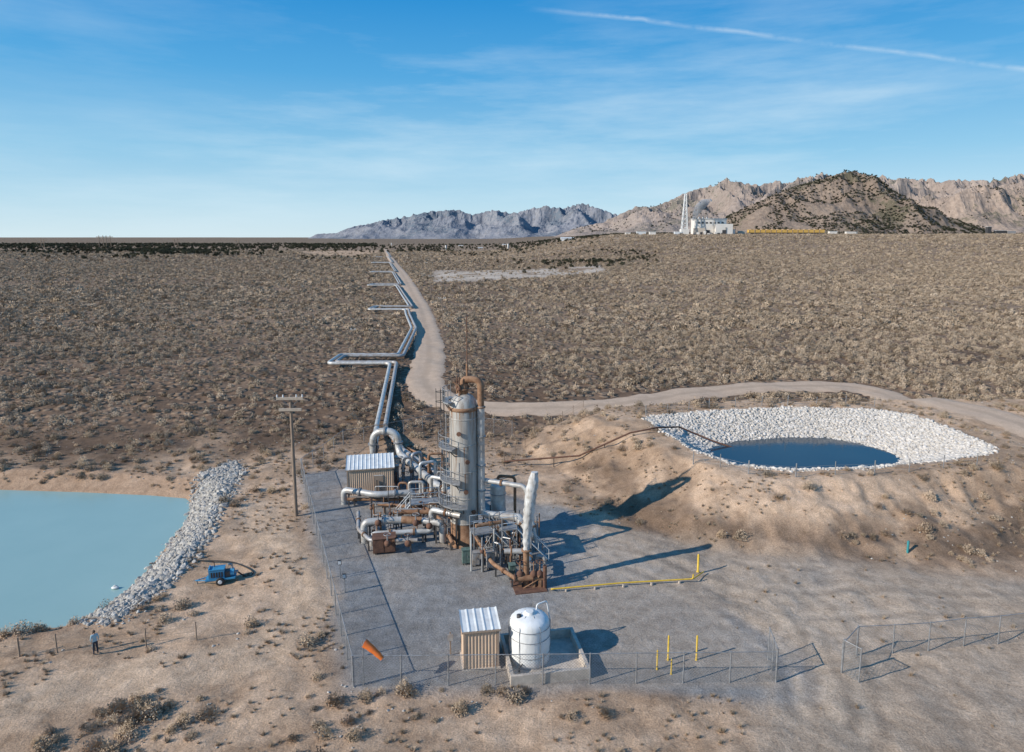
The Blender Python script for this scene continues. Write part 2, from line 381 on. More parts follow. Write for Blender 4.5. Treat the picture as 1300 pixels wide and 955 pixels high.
# ---------------------------------------------------------------- mountains
def mtmat(name,a,b,dk,thr,scale):
    m,N,L,B=nmat(name);gp=N.new("ShaderNodeNewGeometry").outputs['Position']
    f=noise(N,L,gp,.004*scale,9,.65);f2=noise(N,L,gp,.03*scale,8,.75);f3=noise(N,L,gp,.0025*scale,5,.6)
    c=mixc(N,L,ramp(N,L,f,.38,.62),a,b)
    c=mixc(N,L,1.0,c,ramp(N,L,f2,.3,.7,(.6,.6,.6),(1.3,1.3,1.3)),'MULTIPLY')
    ad=N.new("ShaderNodeMath");ad.operation='MULTIPLY_ADD';ad.inputs[1].default_value=.9;L.new(f3,ad.inputs[0]);L.new(f2,ad.inputs[2])
    ms=N.new("ShaderNodeMath");ms.operation='MULTIPLY';ms.inputs[1].default_value=.5;L.new(ad.outputs[0],ms.inputs[0])
    c=mixc(N,L,ramp(N,L,ms.outputs[0],thr*.5,thr*.5+.03,(0,0,0),(.85,.85,.85)),c,dk)
    L.new(c,B.inputs['Base Color']);B.inputs['Roughness'].default_value=1;B.inputs['Specular IOR Level'].default_value=0
    bm=N.new("ShaderNodeBump");bm.inputs['Strength'].default_value=.9;bm.inputs['Distance'].default_value=10/scale;L.new(f2,bm.inputs['Height']);L.new(bm.outputs[0],B.inputs['Normal'])
    return m
def mountain(name,D,prof,depth,rough,ns,seed,material,n=420,k=90,spk=.06):
    us=np.array([p[0] for p in prof],float);vv=np.array([p[1] for p in prof],float)
    U=np.linspace(us[0],us[-1],n);V=np.interp(U,us,vv)
    x0=np.array([at_depth(u,300,D).x for u in U]);zt=np.array([at_depth(u,v,D).z for u,v in zip(U,V)])
    tt=np.linspace(-1.0,.7,k)
    XX=np.repeat(x0[None,:],k,0);YY=D+tt[:,None]*depth+0*XX
    warp=(fbm(XX,YY,ns*1.5,3,seed+9)-.5)*.5
    t2=np.abs(tt[:,None]+warp*(1-np.abs(tt[:,None])))
    shape=np.clip(1-t2,0,1)**1.15
    rg=ridged(XX,YY,ns,6,seed);rg2=ridged(XX,YY,ns*.3,4,seed+40)
    base=-30
    hh=np.maximum(zt[None,:]-base,1)
    Z=base+hh*shape*(1-rough+rough*(rg-.25)*1.9)+hh*spk*shape*(rg2-.5)
    sky=((Z-CH)/YY).max(0);want=(zt-CH)/D
    q=(want*D+CH-base)/(sky*D+CH-base)
    kk=np.ones(7)/7;ratio=np.convolve(np.pad(q,3,'edge'),kk,'valid')
    Z=base+(Z-base)*ratio[None,:]
    id_=np.arange(n*k).reshape(k,n);fc=np.stack([id_[:-1,:-1],id_[:-1,1:],id_[1:,1:],id_[1:,:-1]],-1).reshape(-1,4)
    me=bpy.data.meshes.new(name);me.from_pydata(np.stack([XX.ravel(),YY.ravel(),Z.ravel()],1).tolist(),[],fc.tolist())
    me.polygons.foreach_set('use_smooth',[False]*len(fc));me.materials.append(material)
    o=bpy.data.objects.new(name,me);sc.collection.objects.link(o)
    return XX,YY,Z
mountain("distant_mountain_range",9500,[(375,306),(390,303),(405,297),(430,296),(450,288),(470,284),(490,279),(515,276),(545,269),(562,268),(580,266),(600,273),(625,267),(650,271),(672,266),(692,262),(715,265),(737,258),(760,265),(785,274),(820,280),(870,290),(900,300)],1500,.50,420,3,mtmat('hazed_blue_rock',(.25,.255,.28),(.31,.305,.315),(.13,.16,.19),.98,.8),k=70,spk=.04)  # aerial haze painted into the bluish base colours of this range
mx,my,mz=mountain("rocky_mountain_range",5600,[(690,306),(730,290),(765,282),(785,272),(805,263),(830,262),(850,254),(872,243),(895,238),(915,228),(945,235),(962,236),(980,230),(1000,230),(1020,226),(1045,221),(1075,224),(1110,226),(1140,226),(1170,228),(1205,229),(1240,230),(1270,225),(1300,223),(1360,215),(1450,222),(1560,240),(1700,260)],1500,.48,360,11,mtmat('tan_rock',(.385,.31,.26),(.32,.255,.215),(.15,.14,.11),1.02,1.0),n=700,k=100,spk=.05)
hx,hy,hz_=mountain("juniper_hill",3300,[(840,306),(880,292),(915,278),(940,262),(970,248),(1000,238),(1030,231),(1060,222),(1088,217),(1110,224),(1130,238),(1150,254),(1180,272),(1220,287),(1260,298),(1300,306)],800,.34,260,23,mtmat('brown_rock',(.31,.235,.18),(.26,.195,.15),(.11,.10,.065),.97,1.6),n=420,k=90,spk=.05)
fx_,fy_,fz_=mountain("foothill",4300,[(1100,306),(1130,280),(1170,258),(1200,243),(1230,236),(1260,240),(1300,236),(1350,232),(1420,240),(1500,258),(1600,285)],800,.38,240,31,mtmat('tan_hill_rock',(.40,.305,.24),(.33,.255,.205),(.14,.125,.09),1.03,1.3),n=400,k=70,spk=.05)
# ---------------------------------------------------------------- plants & rocks
lib={}
def libobj(colname,name,verts,faces,k,smooth=False,mats=None,mi=None):
    col=lib.setdefault(colname,bpy.data.collections.new(colname))
    me=bpy.data.meshes.new(name);me.from_pydata(verts,[],faces)
    for kk in (mats or [k]): me.materials.append(M[kk])
    if mi: me.polygons.foreach_set('material_index',mi)
    me.polygons.foreach_set('use_smooth',[smooth]*len(faces))
    o=bpy.data.objects.new(name,me);col.objects.link(o)
def rdir(up=.05):
    while True:
        v=Vector((random.gauss(0,1),random.gauss(0,1),abs(random.gauss(0,.8))+up))
        if v.length>.1: return v.normalized()
def shrub(ntw,nlf,ls):
    vs=[];fs=[]
    lob=[(random.uniform(0,6.28),random.uniform(.7,1.15)) for _ in range(4)]
    def R(d):
        a=math.atan2(d.y,d.x);return .36+.14*sum(max(0,math.cos(a-l))**3*s for l,s in lob)/1.3
    for i in range(ntw):
        d=rdir(.15);r=R(d)*random.uniform(.85,1.25);b=Vector((random.uniform(-.06,.06),random.uniform(-.06,.06),0));e=b+Vector((d.x*r,d.y*r,d.z*r*1.25))
        s=d.orthogonal().normalized()*.014;o=len(vs);vs+=[b-s,b+s,e];fs.append((o,o+1,o+2))
    for i in range(nlf):
        d=rdir(0);r=R(d)*random.uniform(.55,1.05);c=Vector((d.x*r,d.y*r,d.z*r*1.2+.02))
        a=Vector((random.gauss(0,1),random.gauss(0,1),random.gauss(0,1)+.3)).normalized();t=a.orthogonal().normalized();l=ls*random.uniform(.6,1.4)
        o=len(vs);vs+=[c-t*l*.35,c+t*l*.35,c+a*l];fs.append((o,o+1,o+2))
    return vs,fs
for i in range(6): v,f=shrub(90,300,.085);libobj("sagebrush_variants_near","sagebrush",v,f,'sage')
for i in range(5): v,f=shrub(24,110,.15);libobj("sagebrush_variants_mid","sagebrush",v,f,'sagef')
for i in range(4): v,f=shrub(8,60,.22);libobj("sagebrush_variants_far","sagebrush",v,f,'sagef')
def tuft():
    vs=[];fs=[]
    for i in range(60):
        a=random.uniform(0,6.28);t=random.uniform(.1,.9);h=random.uniform(.5,1);b=Vector((random.uniform(-.12,.12),random.uniform(-.12,.12),0))
        e=b+Vector((math.cos(a)*t*.4,math.sin(a)*t*.4,h*.4));s=Vector((-math.sin(a),math.cos(a),0))*.018
        o=len(vs);vs+=[b-s,b+s,e];fs.append((o,o+1,o+2))
    return vs,fs
for i in range(3): v,f=tuft();libobj("grass_variants","grass_tuft",v,f,'sage')
def juniper():
    vs=[];fs=[];mi=[]
    for k in range(6):
        a=k*1.05;vs+=[Vector((.05*math.cos(a),.05*math.sin(a),0)),Vector((.02*math.cos(a),.02*math.sin(a),.6))]
    for k in range(6):
        fs.append((2*k,(2*k+2)%12,(2*k+3)%12,2*k+1));mi.append(1)
    for k in range(9):
        c=Vector((random.uniform(-.3,.3),random.uniform(-.3,.3),random.uniform(.22,.7)));r=random.uniform(.14,.26)
        o=len(vs);vs+=[Vector((-.01,0,.15)),Vector((.01,0,.15)),c];fs.append((o,o+1,o+2));mi.append(1)
        for j in range(45):
            d=Vector((random.gauss(0,1),random.gauss(0,1),random.gauss(0,1))).normalized();p=c+d*r*random.uniform(.6,1.1)
            a=Vector((random.gauss(0,1),random.gauss(0,1),random.gauss(0,1))).normalized();t=a.orthogonal()
            l=random.uniform(.06,.11);o=len(vs);vs+=[p-t*l*.5,p+t*l*.5,p+a*l];fs.append((o,o+1,o+2));mi.append(0)
    return vs,fs,mi
for i in range(4): v,f,mi=juniper();libobj("juniper_variants","juniper",v,f,None,False,['jun','wood'],mi)
import bmesh
def rock(k,colname):
    bm=bmesh.new();bmesh.ops.create_icosphere(bm,subdivisions=2,radius=.5)
    pl=[(Vector((random.gauss(0,1),random.gauss(0,1),random.gauss(0,1))).normalized(),random.uniform(.24,.42)) for _ in range(11)]
    for v in bm.verts:
        for nrm,dd in pl:
            e=v.co.dot(nrm)-dd
            if e>0: v.co-=nrm*e
        v.co.z*=.75
    bm.verts.ensure_lookup_table()
    vs=[v.co.copy() for v in bm.verts];fs=[[v.index for v in f.verts] for f in bm.faces];bm.free()
    libobj(colname,"rock",vs,fs,k)
for i in range(5): rock('rock',"grey_rock_variants");rock('rockw',"white_rock_variants")
def scatter(name,pts,scl,colname):
    me=bpy.data.meshes.new(name);me.from_pydata(pts.tolist(),[],[])
    n=len(pts)
    a=me.attributes.new("scl",'FLOAT','POINT');a.data.foreach_set('value',scl.astype(np.float32))
    a=me.attributes.new("rot",'FLOAT','POINT');a.data.foreach_set('value',(np.random.rand(n)*6.28).astype(np.float32))
    ob=bpy.data.objects.new(name,me);sc.collection.objects.link(ob)
    ng=bpy.data.node_groups.new(name,'GeometryNodeTree')
    ng.interface.new_socket("Geometry",in_out='INPUT',socket_type='NodeSocketGeometry')
    ng.interface.new_socket("Geometry",in_out='OUTPUT',socket_type='NodeSocketGeometry')
    N=ng.nodes;L=ng.links
    gi=N.new('NodeGroupInput');go=N.new('NodeGroupOutput');ip=N.new('GeometryNodeInstanceOnPoints')
    ci=N.new('GeometryNodeCollectionInfo');ci.inputs['Collection'].default_value=lib[colname];ci.inputs['Separate Children'].default_value=True;ci.inputs['Reset Children'].default_value=True
    na=N.new('GeometryNodeInputNamedAttribute');na.data_type='FLOAT';na.inputs['Name'].default_value="scl"
    nb=N.new('GeometryNodeInputNamedAttribute');nb.data_type='FLOAT';nb.inputs['Name'].default_value="rot"
    cx=N.new('ShaderNodeCombineXYZ');L.new(nb.outputs[0],cx.inputs[2])
    L.new(gi.outputs[0],ip.inputs['Points']);L.new(ci.outputs[0],ip.inputs['Instance']);ip.inputs['Pick Instance'].default_value=True
    L.new(cx.outputs[0],ip.inputs['Rotation']);L.new(na.outputs[0],ip.inputs['Scale']);L.new(ip.outputs[0],go.inputs[0])
    md=ob.modifiers.new("scatter",'NODES');md.node_group=ng
    return ob
def wedge(y0,y1,dens,k=.95):
    n=int(dens*(y1*y1-y0*y0)*k)
    y=np.sqrt(np.random.rand(n)*(y1*y1-y0*y0)+y0*y0);x=(np.random.rand(n)*2-1)*k*y
    return x,y
rsub=road[::4]+[road[-1]]
loops=[(136,-24,12.5,9),(241,-37.3,13,10),(362,-61,15,11),(519,-90,17,12),(716,-127,19,13),(955,-172,22,14)]
pl=[G(484,552)];pl[0].z=0
for (y,x,l,w) in loops:
    pl+=[Vector((x,y,0)),Vector((x-l,y,0)),Vector((x-l-.0,y+w,0)),Vector((x+.0,y+w,0))]
    if y==136: pl.append(Vector((-27.5,190,0)));pl.append(Vector((-34.5,225,0)))
pl.append(Vector((-255,1400,0)))
lx=[(p.x,p.y) for p in pl]
KP=[(P(122,832),3.0),(P(281,736),2.6),(P(1152,702),2.0),(P(376,655),1.2)]
def keep(x,y,g=1.):
    r=dline(x,y,rsub);p=dline(x,y,lx)
    k=(r>3.9+.6*g)&(p>1.6)&(sdp(x,y,PAD)>.3*g)&(sdp(x,y,LW)>1.0)&(sdp(x,y,RC)>.6)&(sdp(x,y,RIP)>0)
    if g>.5:
        for c,rr in KP:
            # leave the small things and the ground just in front of them clear
            k&=((x-c.x)**2+((y-c.y+.8)/1.4)**2)>rr*rr
    return k
def field(dens,y0,y1,nd=.8):
    x,y=wedge(y0,y1,dens);k=keep(x,y);x,y=x[k],y[k]
    cl=fbm(x,y,5,3,61);big=fbm(x,y,45,3,62)
    p=np.full(len(x),.9)*sm(cl,.25,.45)
    nearw=(1-sm(y+(fbm(x,y,14,3,21)-.5)*24,78,96))
    yard=sdp(x,y,YARD);trd=np.minimum(dline(x,y,LT),99)
    p*=1-nearw*(1-nd*sm(cl+(fbm(x,y,18,2,64)-.5)*.35,.44,.66))
    p*=np.where((yard<1.5),.02,1.);p*=np.where(trd<1.8,.15,1.)
    dpp=sdp(x,y,PLT);p*=np.where((dpp<5.5),.6,1.)
    p*=np.where((sdp(x,y,STRIP)<0)|(sdp(x,y,STRIP2)<0),.1,1.)
    p*=.45+.65*sm(big,.35,.6)
    p*=np.where((x<0)&(y<180),.75,1)
    k=np.random.rand(len(x))<p;x,y=x[k],y[k]
    s=np.random.gamma(4,1/4,len(x))
    return x,y,s
x,y,s=field(1.5,26,98,.55)
scatter("sagebrush",np.stack([x,y,TG(x,y)-.03],1),np.clip(s*.85,.25,1.5),"sagebrush_variants_near")
print("near",len(x))
x,y,s=field(1.35,98,190)
scatter("sagebrush",np.stack([x,y,TG(x,y)-.03],1),np.clip(s*.92,.3,1.7),"sagebrush_variants_mid")
print("mid",len(x))
A=[field(.85,190,330),field(.34,330,750),field(.07,750,1500)];mul=[1.0,1.3,2.1]
x=np.concatenate([a[0] for a in A]);y=np.concatenate([a[1] for a in A]);s=np.concatenate([a[2]*m for a,m in zip(A,mul)])
print("far",len(x))
scatter("sagebrush",np.stack([x,y,TG(x,y)-.05],1),s,"sagebrush_variants_far")
x,y=wedge(26,100,3.4);k=keep(x,y,.3);x,y=x[k],y[k]
pr=.45*sm(fbm(x,y,4,3,66),.40,.6)*np.where(sdp(x,y,YARD)<1,.07,1)
k=np.random.rand(len(x))<pr;x,y=x[k],y[k]
scatter("dry_grass",np.stack([x,y,TG(x,y)-.02],1),np.random.uniform(.3,.9,len(x)),"grass_variants")
# junipers
JP=[];JS=[]
def jun(n,u0,u1,y0,y1,s0,s1,clump=0.5,gauss=False):
    y=np.sqrt(np.random.rand(n)*(y1*y1-y0*y0)+y0*y0);u=u0+np.random.rand(n)*(u1-u0)
    if gauss: u=np.random.normal((u0+u1)/2,(u1-u0)/4,n);y=np.random.normal((y0+y1)/2,(y1-y0)/4,n)
    x=(u-650)/867*y
    k=fbm(x,y,70,4,71)>clump;x,y=x[k],y[k]
    JP.append(np.stack([x,y,TG(x,y)-.1],1));JS.append(np.random.uniform(s0,s1,len(x)))
jun(5500,-300,480,1700,3400,5,10,.44)
jun(1300,60,330,1000,1700,4,8,.46,True)
jun(500,-300,180,1100,1700,4,8,.5)
jun(2200,380,880,1300,3000,4,8,.48)
jun(420,660,830,560,860,2.2,4.4,.46,True)
jun(160,560,760,900,1300,3,6,.45)
jun(40,380,470,800,1000,3,5,.3)
jun(900,800,1500,1500,2600,3,6,.53)
def hillj(gx,gy,gz,n,seed,thr,zmin,s0,s1):
    gx,gy,gz=gx.ravel(),gy.ravel(),gz.ravel();hm=fbm(gx,gy,150,5,seed)
    ii=np.random.randint(0,len(gx),n);ii=ii[(hm[ii]>thr)&(gz[ii]>zmin)]
    JP.append(np.stack([gx[ii]+np.random.uniform(-4,4,len(ii)),gy[ii]+np.random.uniform(-4,4,len(ii)),gz[ii]-1],1));JS.append(np.random.uniform(s0,s1,len(ii)))
hillj(hx,hy,hz_,20000,81,.44,30,5,11)
hillj(fx_,fy_,fz_,7000,91,.52,40,6,12)
hillj(mx,my,mz,9000,95,.55,60,8,14)
scatter("juniper_trees",np.concatenate(JP),np.concatenate(JS),"juniper_variants")
# rocks
def fillpoly(pl,n,test=None,e=.5):
    ax=np.array([p.x for p in pl]);ay=np.array([p.y for p in pl])
    x=np.random.uniform(ax.min()-1,ax.max()+1,n);y=np.random.uniform(ay.min()-1,ay.max()+1,n)
    k=sdp(x,y,pl)<np.random.uniform(-e,e,n)*np.random.rand(n)*2
    if test is not None: k&=test(x,y)
    return x[k],y[k]
x,y=fillpoly(RIP,52000,e=.9);s=np.clip(np.random.gamma(3,.08,len(x)),.10,.75)
scatter("riprap_rocks",np.stack([x,y,TG(x,y)+s*.1],1),s,"grey_rock_variants")
x,y=fillpoly(RC,70000,lambda x,y:sdp(x,y,RW)>-.6,.5);s=np.clip(np.random.gamma(3,.085,len(x)),.12,.6)
scatter("riprap_rocks",np.stack([x,y,TG(x,y)+s*.06],1),s,"white_rock_variants")
x,y,_=field(.9,26,100);s=np.random.uniform(.08,.25,len(x));scatter("loose_stones",np.stack([x+.5,y,TG(x+.5,y)+.01],1),s,"grey_rock_variants")
# ---------------------------------------------------------------- pipeline
def offset(pl,d):
    o=[]
    for i,p in enumerate(pl):
        a=(p-pl[i-1]).normalized() if i else None;b=(pl[i+1]-p).normalized() if i<len(pl)-1 else None
        a=a or b;b=b or a
        na=Vector((-a.y,a.x,0));nb=Vector((-b.y,b.x,0));m=(na+nb)
        m=m/ max(.35,(m.length_squared/2)) if m.length>0 else na
        o.append(p+m*d)
    return o
mb=MB()
for off,k in ((.62,'alu'),(-.62,'alud')):  # right-hand pipe: shading away from the sun painted in as darker cladding
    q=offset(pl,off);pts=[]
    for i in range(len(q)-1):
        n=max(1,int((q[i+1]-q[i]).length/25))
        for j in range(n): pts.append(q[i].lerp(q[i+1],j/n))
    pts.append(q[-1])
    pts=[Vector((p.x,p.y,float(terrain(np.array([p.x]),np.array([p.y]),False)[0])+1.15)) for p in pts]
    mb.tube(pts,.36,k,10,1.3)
for i in range(len(pl)-1):
    L_=(pl[i+1]-pl[i]).length;n=int(L_/6);d=(pl[i+1]-pl[i]).normalized();a=math.atan2(d.y,d.x)
    for j in range(n):
        p=pl[i].lerp(pl[i+1],(j+.5)/n)
        if p.y>600: continue
        z=T(p.x,p.y);nn=Vector((-d.y,d.x,0))
        for s_ in (-.9,.9): mb.box(p+nn*s_+Vector((0,0,z-.3)),(.14,.14,1.0),'dark',a)
        mb.box(p+Vector((0,0,z+.65)),(.16,2.3,.12),'dark',a)
mb.obj("steam_pipeline",pl[0])
# ---------------------------------------------------------------- fences
def fence(name,pts,h=2.1,sp=3.0,wire=True,post='steel',lean=0,diag=.2):
    mb=MB()
    for i in range(len(pts)-1):
        a,b=pts[i],pts[i+1];L_=(b-a).length;n=max(1,round(L_/sp));d=(b-a)/L_
        for j in range(n+(1 if i==len(pts)-2 else 0)):
            p=a.lerp(b,j/n);z=T(p.x,p.y);r=.05 if j else .07
            mb.tube([(p.x,p.y,z-.3),(p.x+random.uniform(-.04,.04),p.y,z+h+.05)],r*.9,post,6)
        P_=[Vector((q.x,q.y,T(q.x,q.y))) for q in [a.lerp(b,j/n) for j in range(n+1)]]
        if wire: mb.tube([p+Vector((0,0,h)) for p in P_],.03,post,5)
        if wire:
            m=int(L_/diag)
            for j in range(-int(h/diag),m):
                for sgn in (1,-1):
                    s0=j*diag;s1=s0+h
                    c0=max(s0,0);c1=min(s1,L_)
                    if c1<=c0: continue
                    z0=(c0-s0);z1=(c1-s0)
                    if sgn<0: z0,z1=h-z0,h-z1
                    q0=a+d*c0;q1=a+d*c1
                    b0=T(q0.x,q0.y);b1=T(q1.x,q1.y);w=.0095
                    mb.add([(q0.x,q0.y,b0+z0-w),(q0.x,q0.y,b0+z0+w),(q1.x,q1.y,b1+z1+w),(q1.x,q1.y,b1+z1-w)],[(0,1,2,3)],post)
        else:
            for hh in (.35,.7,1.05):
                if hh<h: mb.tube([p+Vector((0,0,hh)) for p in P_],.012,post,4)
    o=mb.obj(name,(pts[0].x,pts[0].y,0));return o
FL=P(383,604);FB=P(449,872);FR=P(985,866)
fence("chain_link_fence",[FL,FB,FR])
fence("chain_link_fence",[FL,P(436,566),P(560,548),P(650,556)],diag=.4)
fence("chain_link_fence",[P(1068,857),P(1087,833),P(1310,812),P(1520,790)])
fence("chain_link_gate",[P(985,866),P(975,838)],2.3,1.2)
fence("chain_link_gate",[P(1068,857),P(1090,868)],2.3,1.2)
fence("chain_link_fence",[G(820,528),G(900,519),G(1000,515),G(1110,517)],1.4,4,False)
fence("chain_link_fence",[G(880,590),G(950,602),G(1010,606),G(1110,602),G(1240,592)],1.4,4,False)
fence("ranch_fence",[P(-60,838),P(25,832),P(120,826),P(250,816)],1.35,3,False,'wood')
fence("ranch_fence",[P(640,590),P(700,545),P(740,528)],1.3,3.5,False,'wood')
# ---------------------------------------------------------------- utility poles
def pole(base,h,arm=2.0,rot=0.1,name="utility_pole",r=.17):
    mb=MB();b=Vector(base);mb.tube([b-Vector((0,0,.5)),b+Vector((0,0,h))],[r,r*.7],'wood',9)
    d=Vector((math.cos(rot),math.sin(rot),0));top=b+Vector((0,0,h-.35))
    mb.box(top+Vector((0,-.2,-.06)),(arm,.2,.26),'woodl',rot)
    if h>9:
        mb.box(top+Vector((0,-.2,-1.2)),(arm*.85,.2,.26),'woodl',rot)
        for s_ in(-1,1): mb.tube([top+d*s_*arm*.35,top+Vector((0,0,-.9))],.03,'steel',4)
    for s_ in (-.95,-.5,.5,.95):
        p=top+d*s_*arm/2+Vector((0,-.2,.2));mb.lathe(p,[(.06,0),(.09,.07),(.05,.13),(.08,.2),(.03,.28)],'sign',8)
    return mb.obj(name,b)
pb=P(376,655);pole(pb,12.6,2.6,.05,r=.2)
for u,v,h in ((562,417,9),(547,375,9),(541,350,9),(536,336,9),(533,328,9)):
    g=G(u,v);pole(g,h,2,.1)
for u,v in ((449,432),(478,350),(640,316),(647,318),(566,316),(505,318)):
    g=G(u,v);pole(g,6.5 if v<400 else 3,1.4,.1,r=.15)
def htower(y,u,h):
    x=(u-650)/867*y;b=Vector((x,y,T(x,y)));mb=MB()
    for s_ in (-1,1): mb.tube([b+Vector((s_*h*.2,0,-1)),b+Vector((s_*h*.16,0,h))],.8,'wood',5)
    mb.box(b+Vector((0,0,h*.86)),(h*.8,.8,1.4),'wood')
    mb.tube([b+Vector((-h*.18,0,h*.4)),b+Vector((h*.17,0,h*.84))],.4,'wood',4);mb.tube([b+Vector((h*.18,0,h*.4)),b+Vector((-h*.17,0,h*.84))],.4,'wood',4)
    mb.obj("transmission_tower",b)
for u,h in ((134,34),(143,34),(305,24),(228,26),(60,24)): htower(1900,u,h)
# ---------------------------------------------------------------- sheds
def shed(name,base,w,d,h,rot,rise,ribs=.22,door=True):
    mb=MB();R=Matrix.Rotation(rot,3,'Z');b=Vector(base)
    def W(x,y,z): return b+R@Vector((x,y,z))
    def panel(p,q,z0,z1a,z1b):
        L_=(Vector(q)-Vector(p)).length;n=max(4,int(L_/ribs))*4;vs=[];fs=[]
        dx=(q[0]-p[0])/L_;dy=(q[1]-p[1])/L_;nx_,ny_=dy,-dx
        for i in range(n+1):
            t=i/n;o=.045 if (i%4) in (1,2) else 0
            x=p[0]+(q[0]-p[0])*t+nx_*o;y=p[1]+(q[1]-p[1])*t+ny_*o
            vs+=[W(x,y,z0),W(x,y,z1a+(z1b-z1a)*t)]
            if i: fs.append((2*i-2,2*i,2*i+1,2*i-1))
        mb.add(vs,fs,'beige')
    hw,hd=w/2,d/2
    panel((-hw,-hd),(hw,-hd),.1,h,h);panel((hw,-hd),(hw,hd),.1,h,h+rise);panel((hw,hd),(-hw,hd),.1,h+rise,h+rise);panel((-hw,hd),(-hw,-hd),.1,h+rise,h)
    mb.box(W(0,0,0),(w+.3,d+.3,.12),'conc',rot)
    for x,y in ((-hw,-hd),(hw,-hd),(hw,hd),(-hw,hd)): mb.box(W(x,y,.13),(.14,.14,h-.14+(rise if y>0 else 0)),'beiged',rot)
    ov=.18;n=int(w/.4)*4;vs=[];fs=[]
    for i in range(n+1):
        x=-hw-ov+(w+2*ov)*i/n;o=.05 if i%4==0 else 0
        vs+=[W(x,-hd-ov,h+.08+o-rise*ov/d),W(x,hd+ov,h+rise+.08+o+rise*ov/d)]
        if i: fs.append((2*i-2,2*i,2*i+1,2*i-1))
    mb.add(vs,fs,'roof')
    for yy,zz in ((-hd-ov,h-.06),(hd+ov,h+rise-.06)): mb.box(W(0,yy+(.03 if yy<0 else -.03),zz),(w+2*ov,.05,.13),'beiged',rot)
    if door:
        mb.box(W(w*.18,-hd-.075,.14),(.95,.05,2.05),'beiged',rot);mb.box(W(w*.18+.35,-hd-.12,1.1),(.05,.06,.14),'dark',rot)
        mb.box(W(w*.18,-hd-.06,2.2),(1.05,.03,.06),'roof',rot)
    return mb.obj(name,b)
SR=.16
shed("equipment_shed",P(609,838),2.2,2.0,2.75,SR,.2,door=False)
sb=shed("control_building",P(471,621),4.9,3.8,3.0,.2,.35)
# ---------------------------------------------------------------- white tank + containment
tc=P(672,836);mb=MB();rs=[];n=48
prof=[(1.30,0.05),(1.34,.15),(1.35,.6),(1.33,.95),(1.36,1.3),(1.34,1.75),(1.36,2.2),(1.33,2.6),(1.30,2.85),(1.18,3.02),(.85,3.18),(.5,3.28),(.32,3.3),(.32,3.42),(.26,3.45)]
for r,z in prof:
    rs.append([tc+Vector((math.cos(2*math.pi*j/n),math.sin(2*math.pi*j/n),0))*(r+(.03*math.sin(j*2.9+z)+.015*random.uniform(-1,1))*(1 if r>.6 else 0))+Vector((0,0,z)) for j in range(n)])
mb.rings(rs,'white')
mb.tube([tc+Vector((.5,.7,2.9)),tc+Vector((.5,.7,3.5)),tc+Vector((1.2,1.2,3.5)),tc+Vector((1.45,1.45,2)),tc+Vector((1.45,1.45,.1))],.05,'white',8,.2)
mb.lathe(tc+Vector((-.7,-.3,3.12)),[(.16,0),(.16,.22),(.05,.25)],'dark',12)
mb.tube([tc+Vector((-.5,-1.25,.4)),tc+Vector((-.7,-1.75,.4)),tc+Vector((-.7,-1.75,.1))],.05,'dark',8,.08)
for z in (.8,1.9,2.6): mb.ring(tc+Vector((0,0,z)),1.385,.02,'steel',n=36)
for a in range(6):
    t=a*1.047;mb.tube([tc+Vector((1.38*math.cos(t),1.38*math.sin(t),.1)),tc+Vector((1.39*math.cos(t),1.39*math.sin(t),2.85)),tc+Vector((.5*math.cos(t),.5*math.sin(t),3.31))],.018,'steel',4)
mb.obj("storage_tank",tc)
mb=MB();cc=P(690,838);R=Matrix.Rotation(SR,3,'Z')
def CWp(x,y,z=0): return cc+R@Vector((x,y,z))
w_,d_=5.2,4.6
mb.box(CWp(0,-d_/2,-.02),(w_,.22,.72),'conc',SR);mb.box(CWp(0,d_/2,-.02),(w_,.22,.72),'conc',SR)
mb.box(CWp(-w_/2+.11,0,-.02),(.22,d_-.22,.717),'conc',SR);mb.box(CWp(w_/2-.11,0,-.02),(.22,d_-.22,.717),'conc',SR)
mb.box(CWp(0,0,-.03),(w_-.44,d_-.22,.07),'conc',SR)
for x_ in (-1.2,0,1.3): mb.box(CWp(x_,-d_/2+.02,.2),(.03,.24,.501),'beiged',SR)
mb.obj("containment_wall",cc)
# ---------------------------------------------------------------- separator tower
tb=P(590,688);mb=MB();tx,ty=tb.x,tb.y
def TV(x,y,z): return Vector((tx+x,ty+y,z))
mb.lathe(TV(0,0,0),[(1.55,0),(1.55,.3),(1.3,.32),(1.28,2.2)],'rust',36)
mb.lathe(TV(0,0,0),[(1.28,2.2),(1.28,12.9)],'vessel',40)
mb.lathe(TV(0,0,0),[(1.28,12.9),(1.24,13.25),(1.1,13.65),(.85,13.95),(.5,14.15),(.2,14.2)],'vessel',40)
for z in (2.2,4.6,7.1,9.6,12.0): mb.lathe(TV(0,0,0),[(1.285,z-.05),(1.31,z-.04),(1.31,z+.04),(1.285,z+.05)],'vessel',40)
mb.lathe(TV(0,0,0),[(1.29,12.7),(1.36,12.75),(1.36,13.0),(1.29,13.05)],'rust',40)
mb.lathe(TV(0,0,0),[(.42,13.9),(.42,14.5),(.55,14.5),(.55,14.65),(.4,14.66),(.4,15.1)],'rust',20)
mb.tube([TV(0,0,14.6),TV(0,0,15.5),TV(1.6,-.35,15.5),TV(1.6,-.35,13.0)],.31,'rust',14,.7)
mb.tube([TV(1.6,-.35,13.1),TV(1.6,-.35,2.9),TV(5.0,-1.2,2.9)],.35,'alu',14,.7)
for z in (13.0,10.3,7.6,5.2): mb.lathe(TV(1.6,-.35,z),[(.36,-.06),(.43,-.05),(.43,.05),(.36,.06)],'rust' if z>12 else 'steel',16)
for z in (11,8,5): mb.box(TV(1.32,-.28,z),(.6,.12,.12),'dark',-.2)
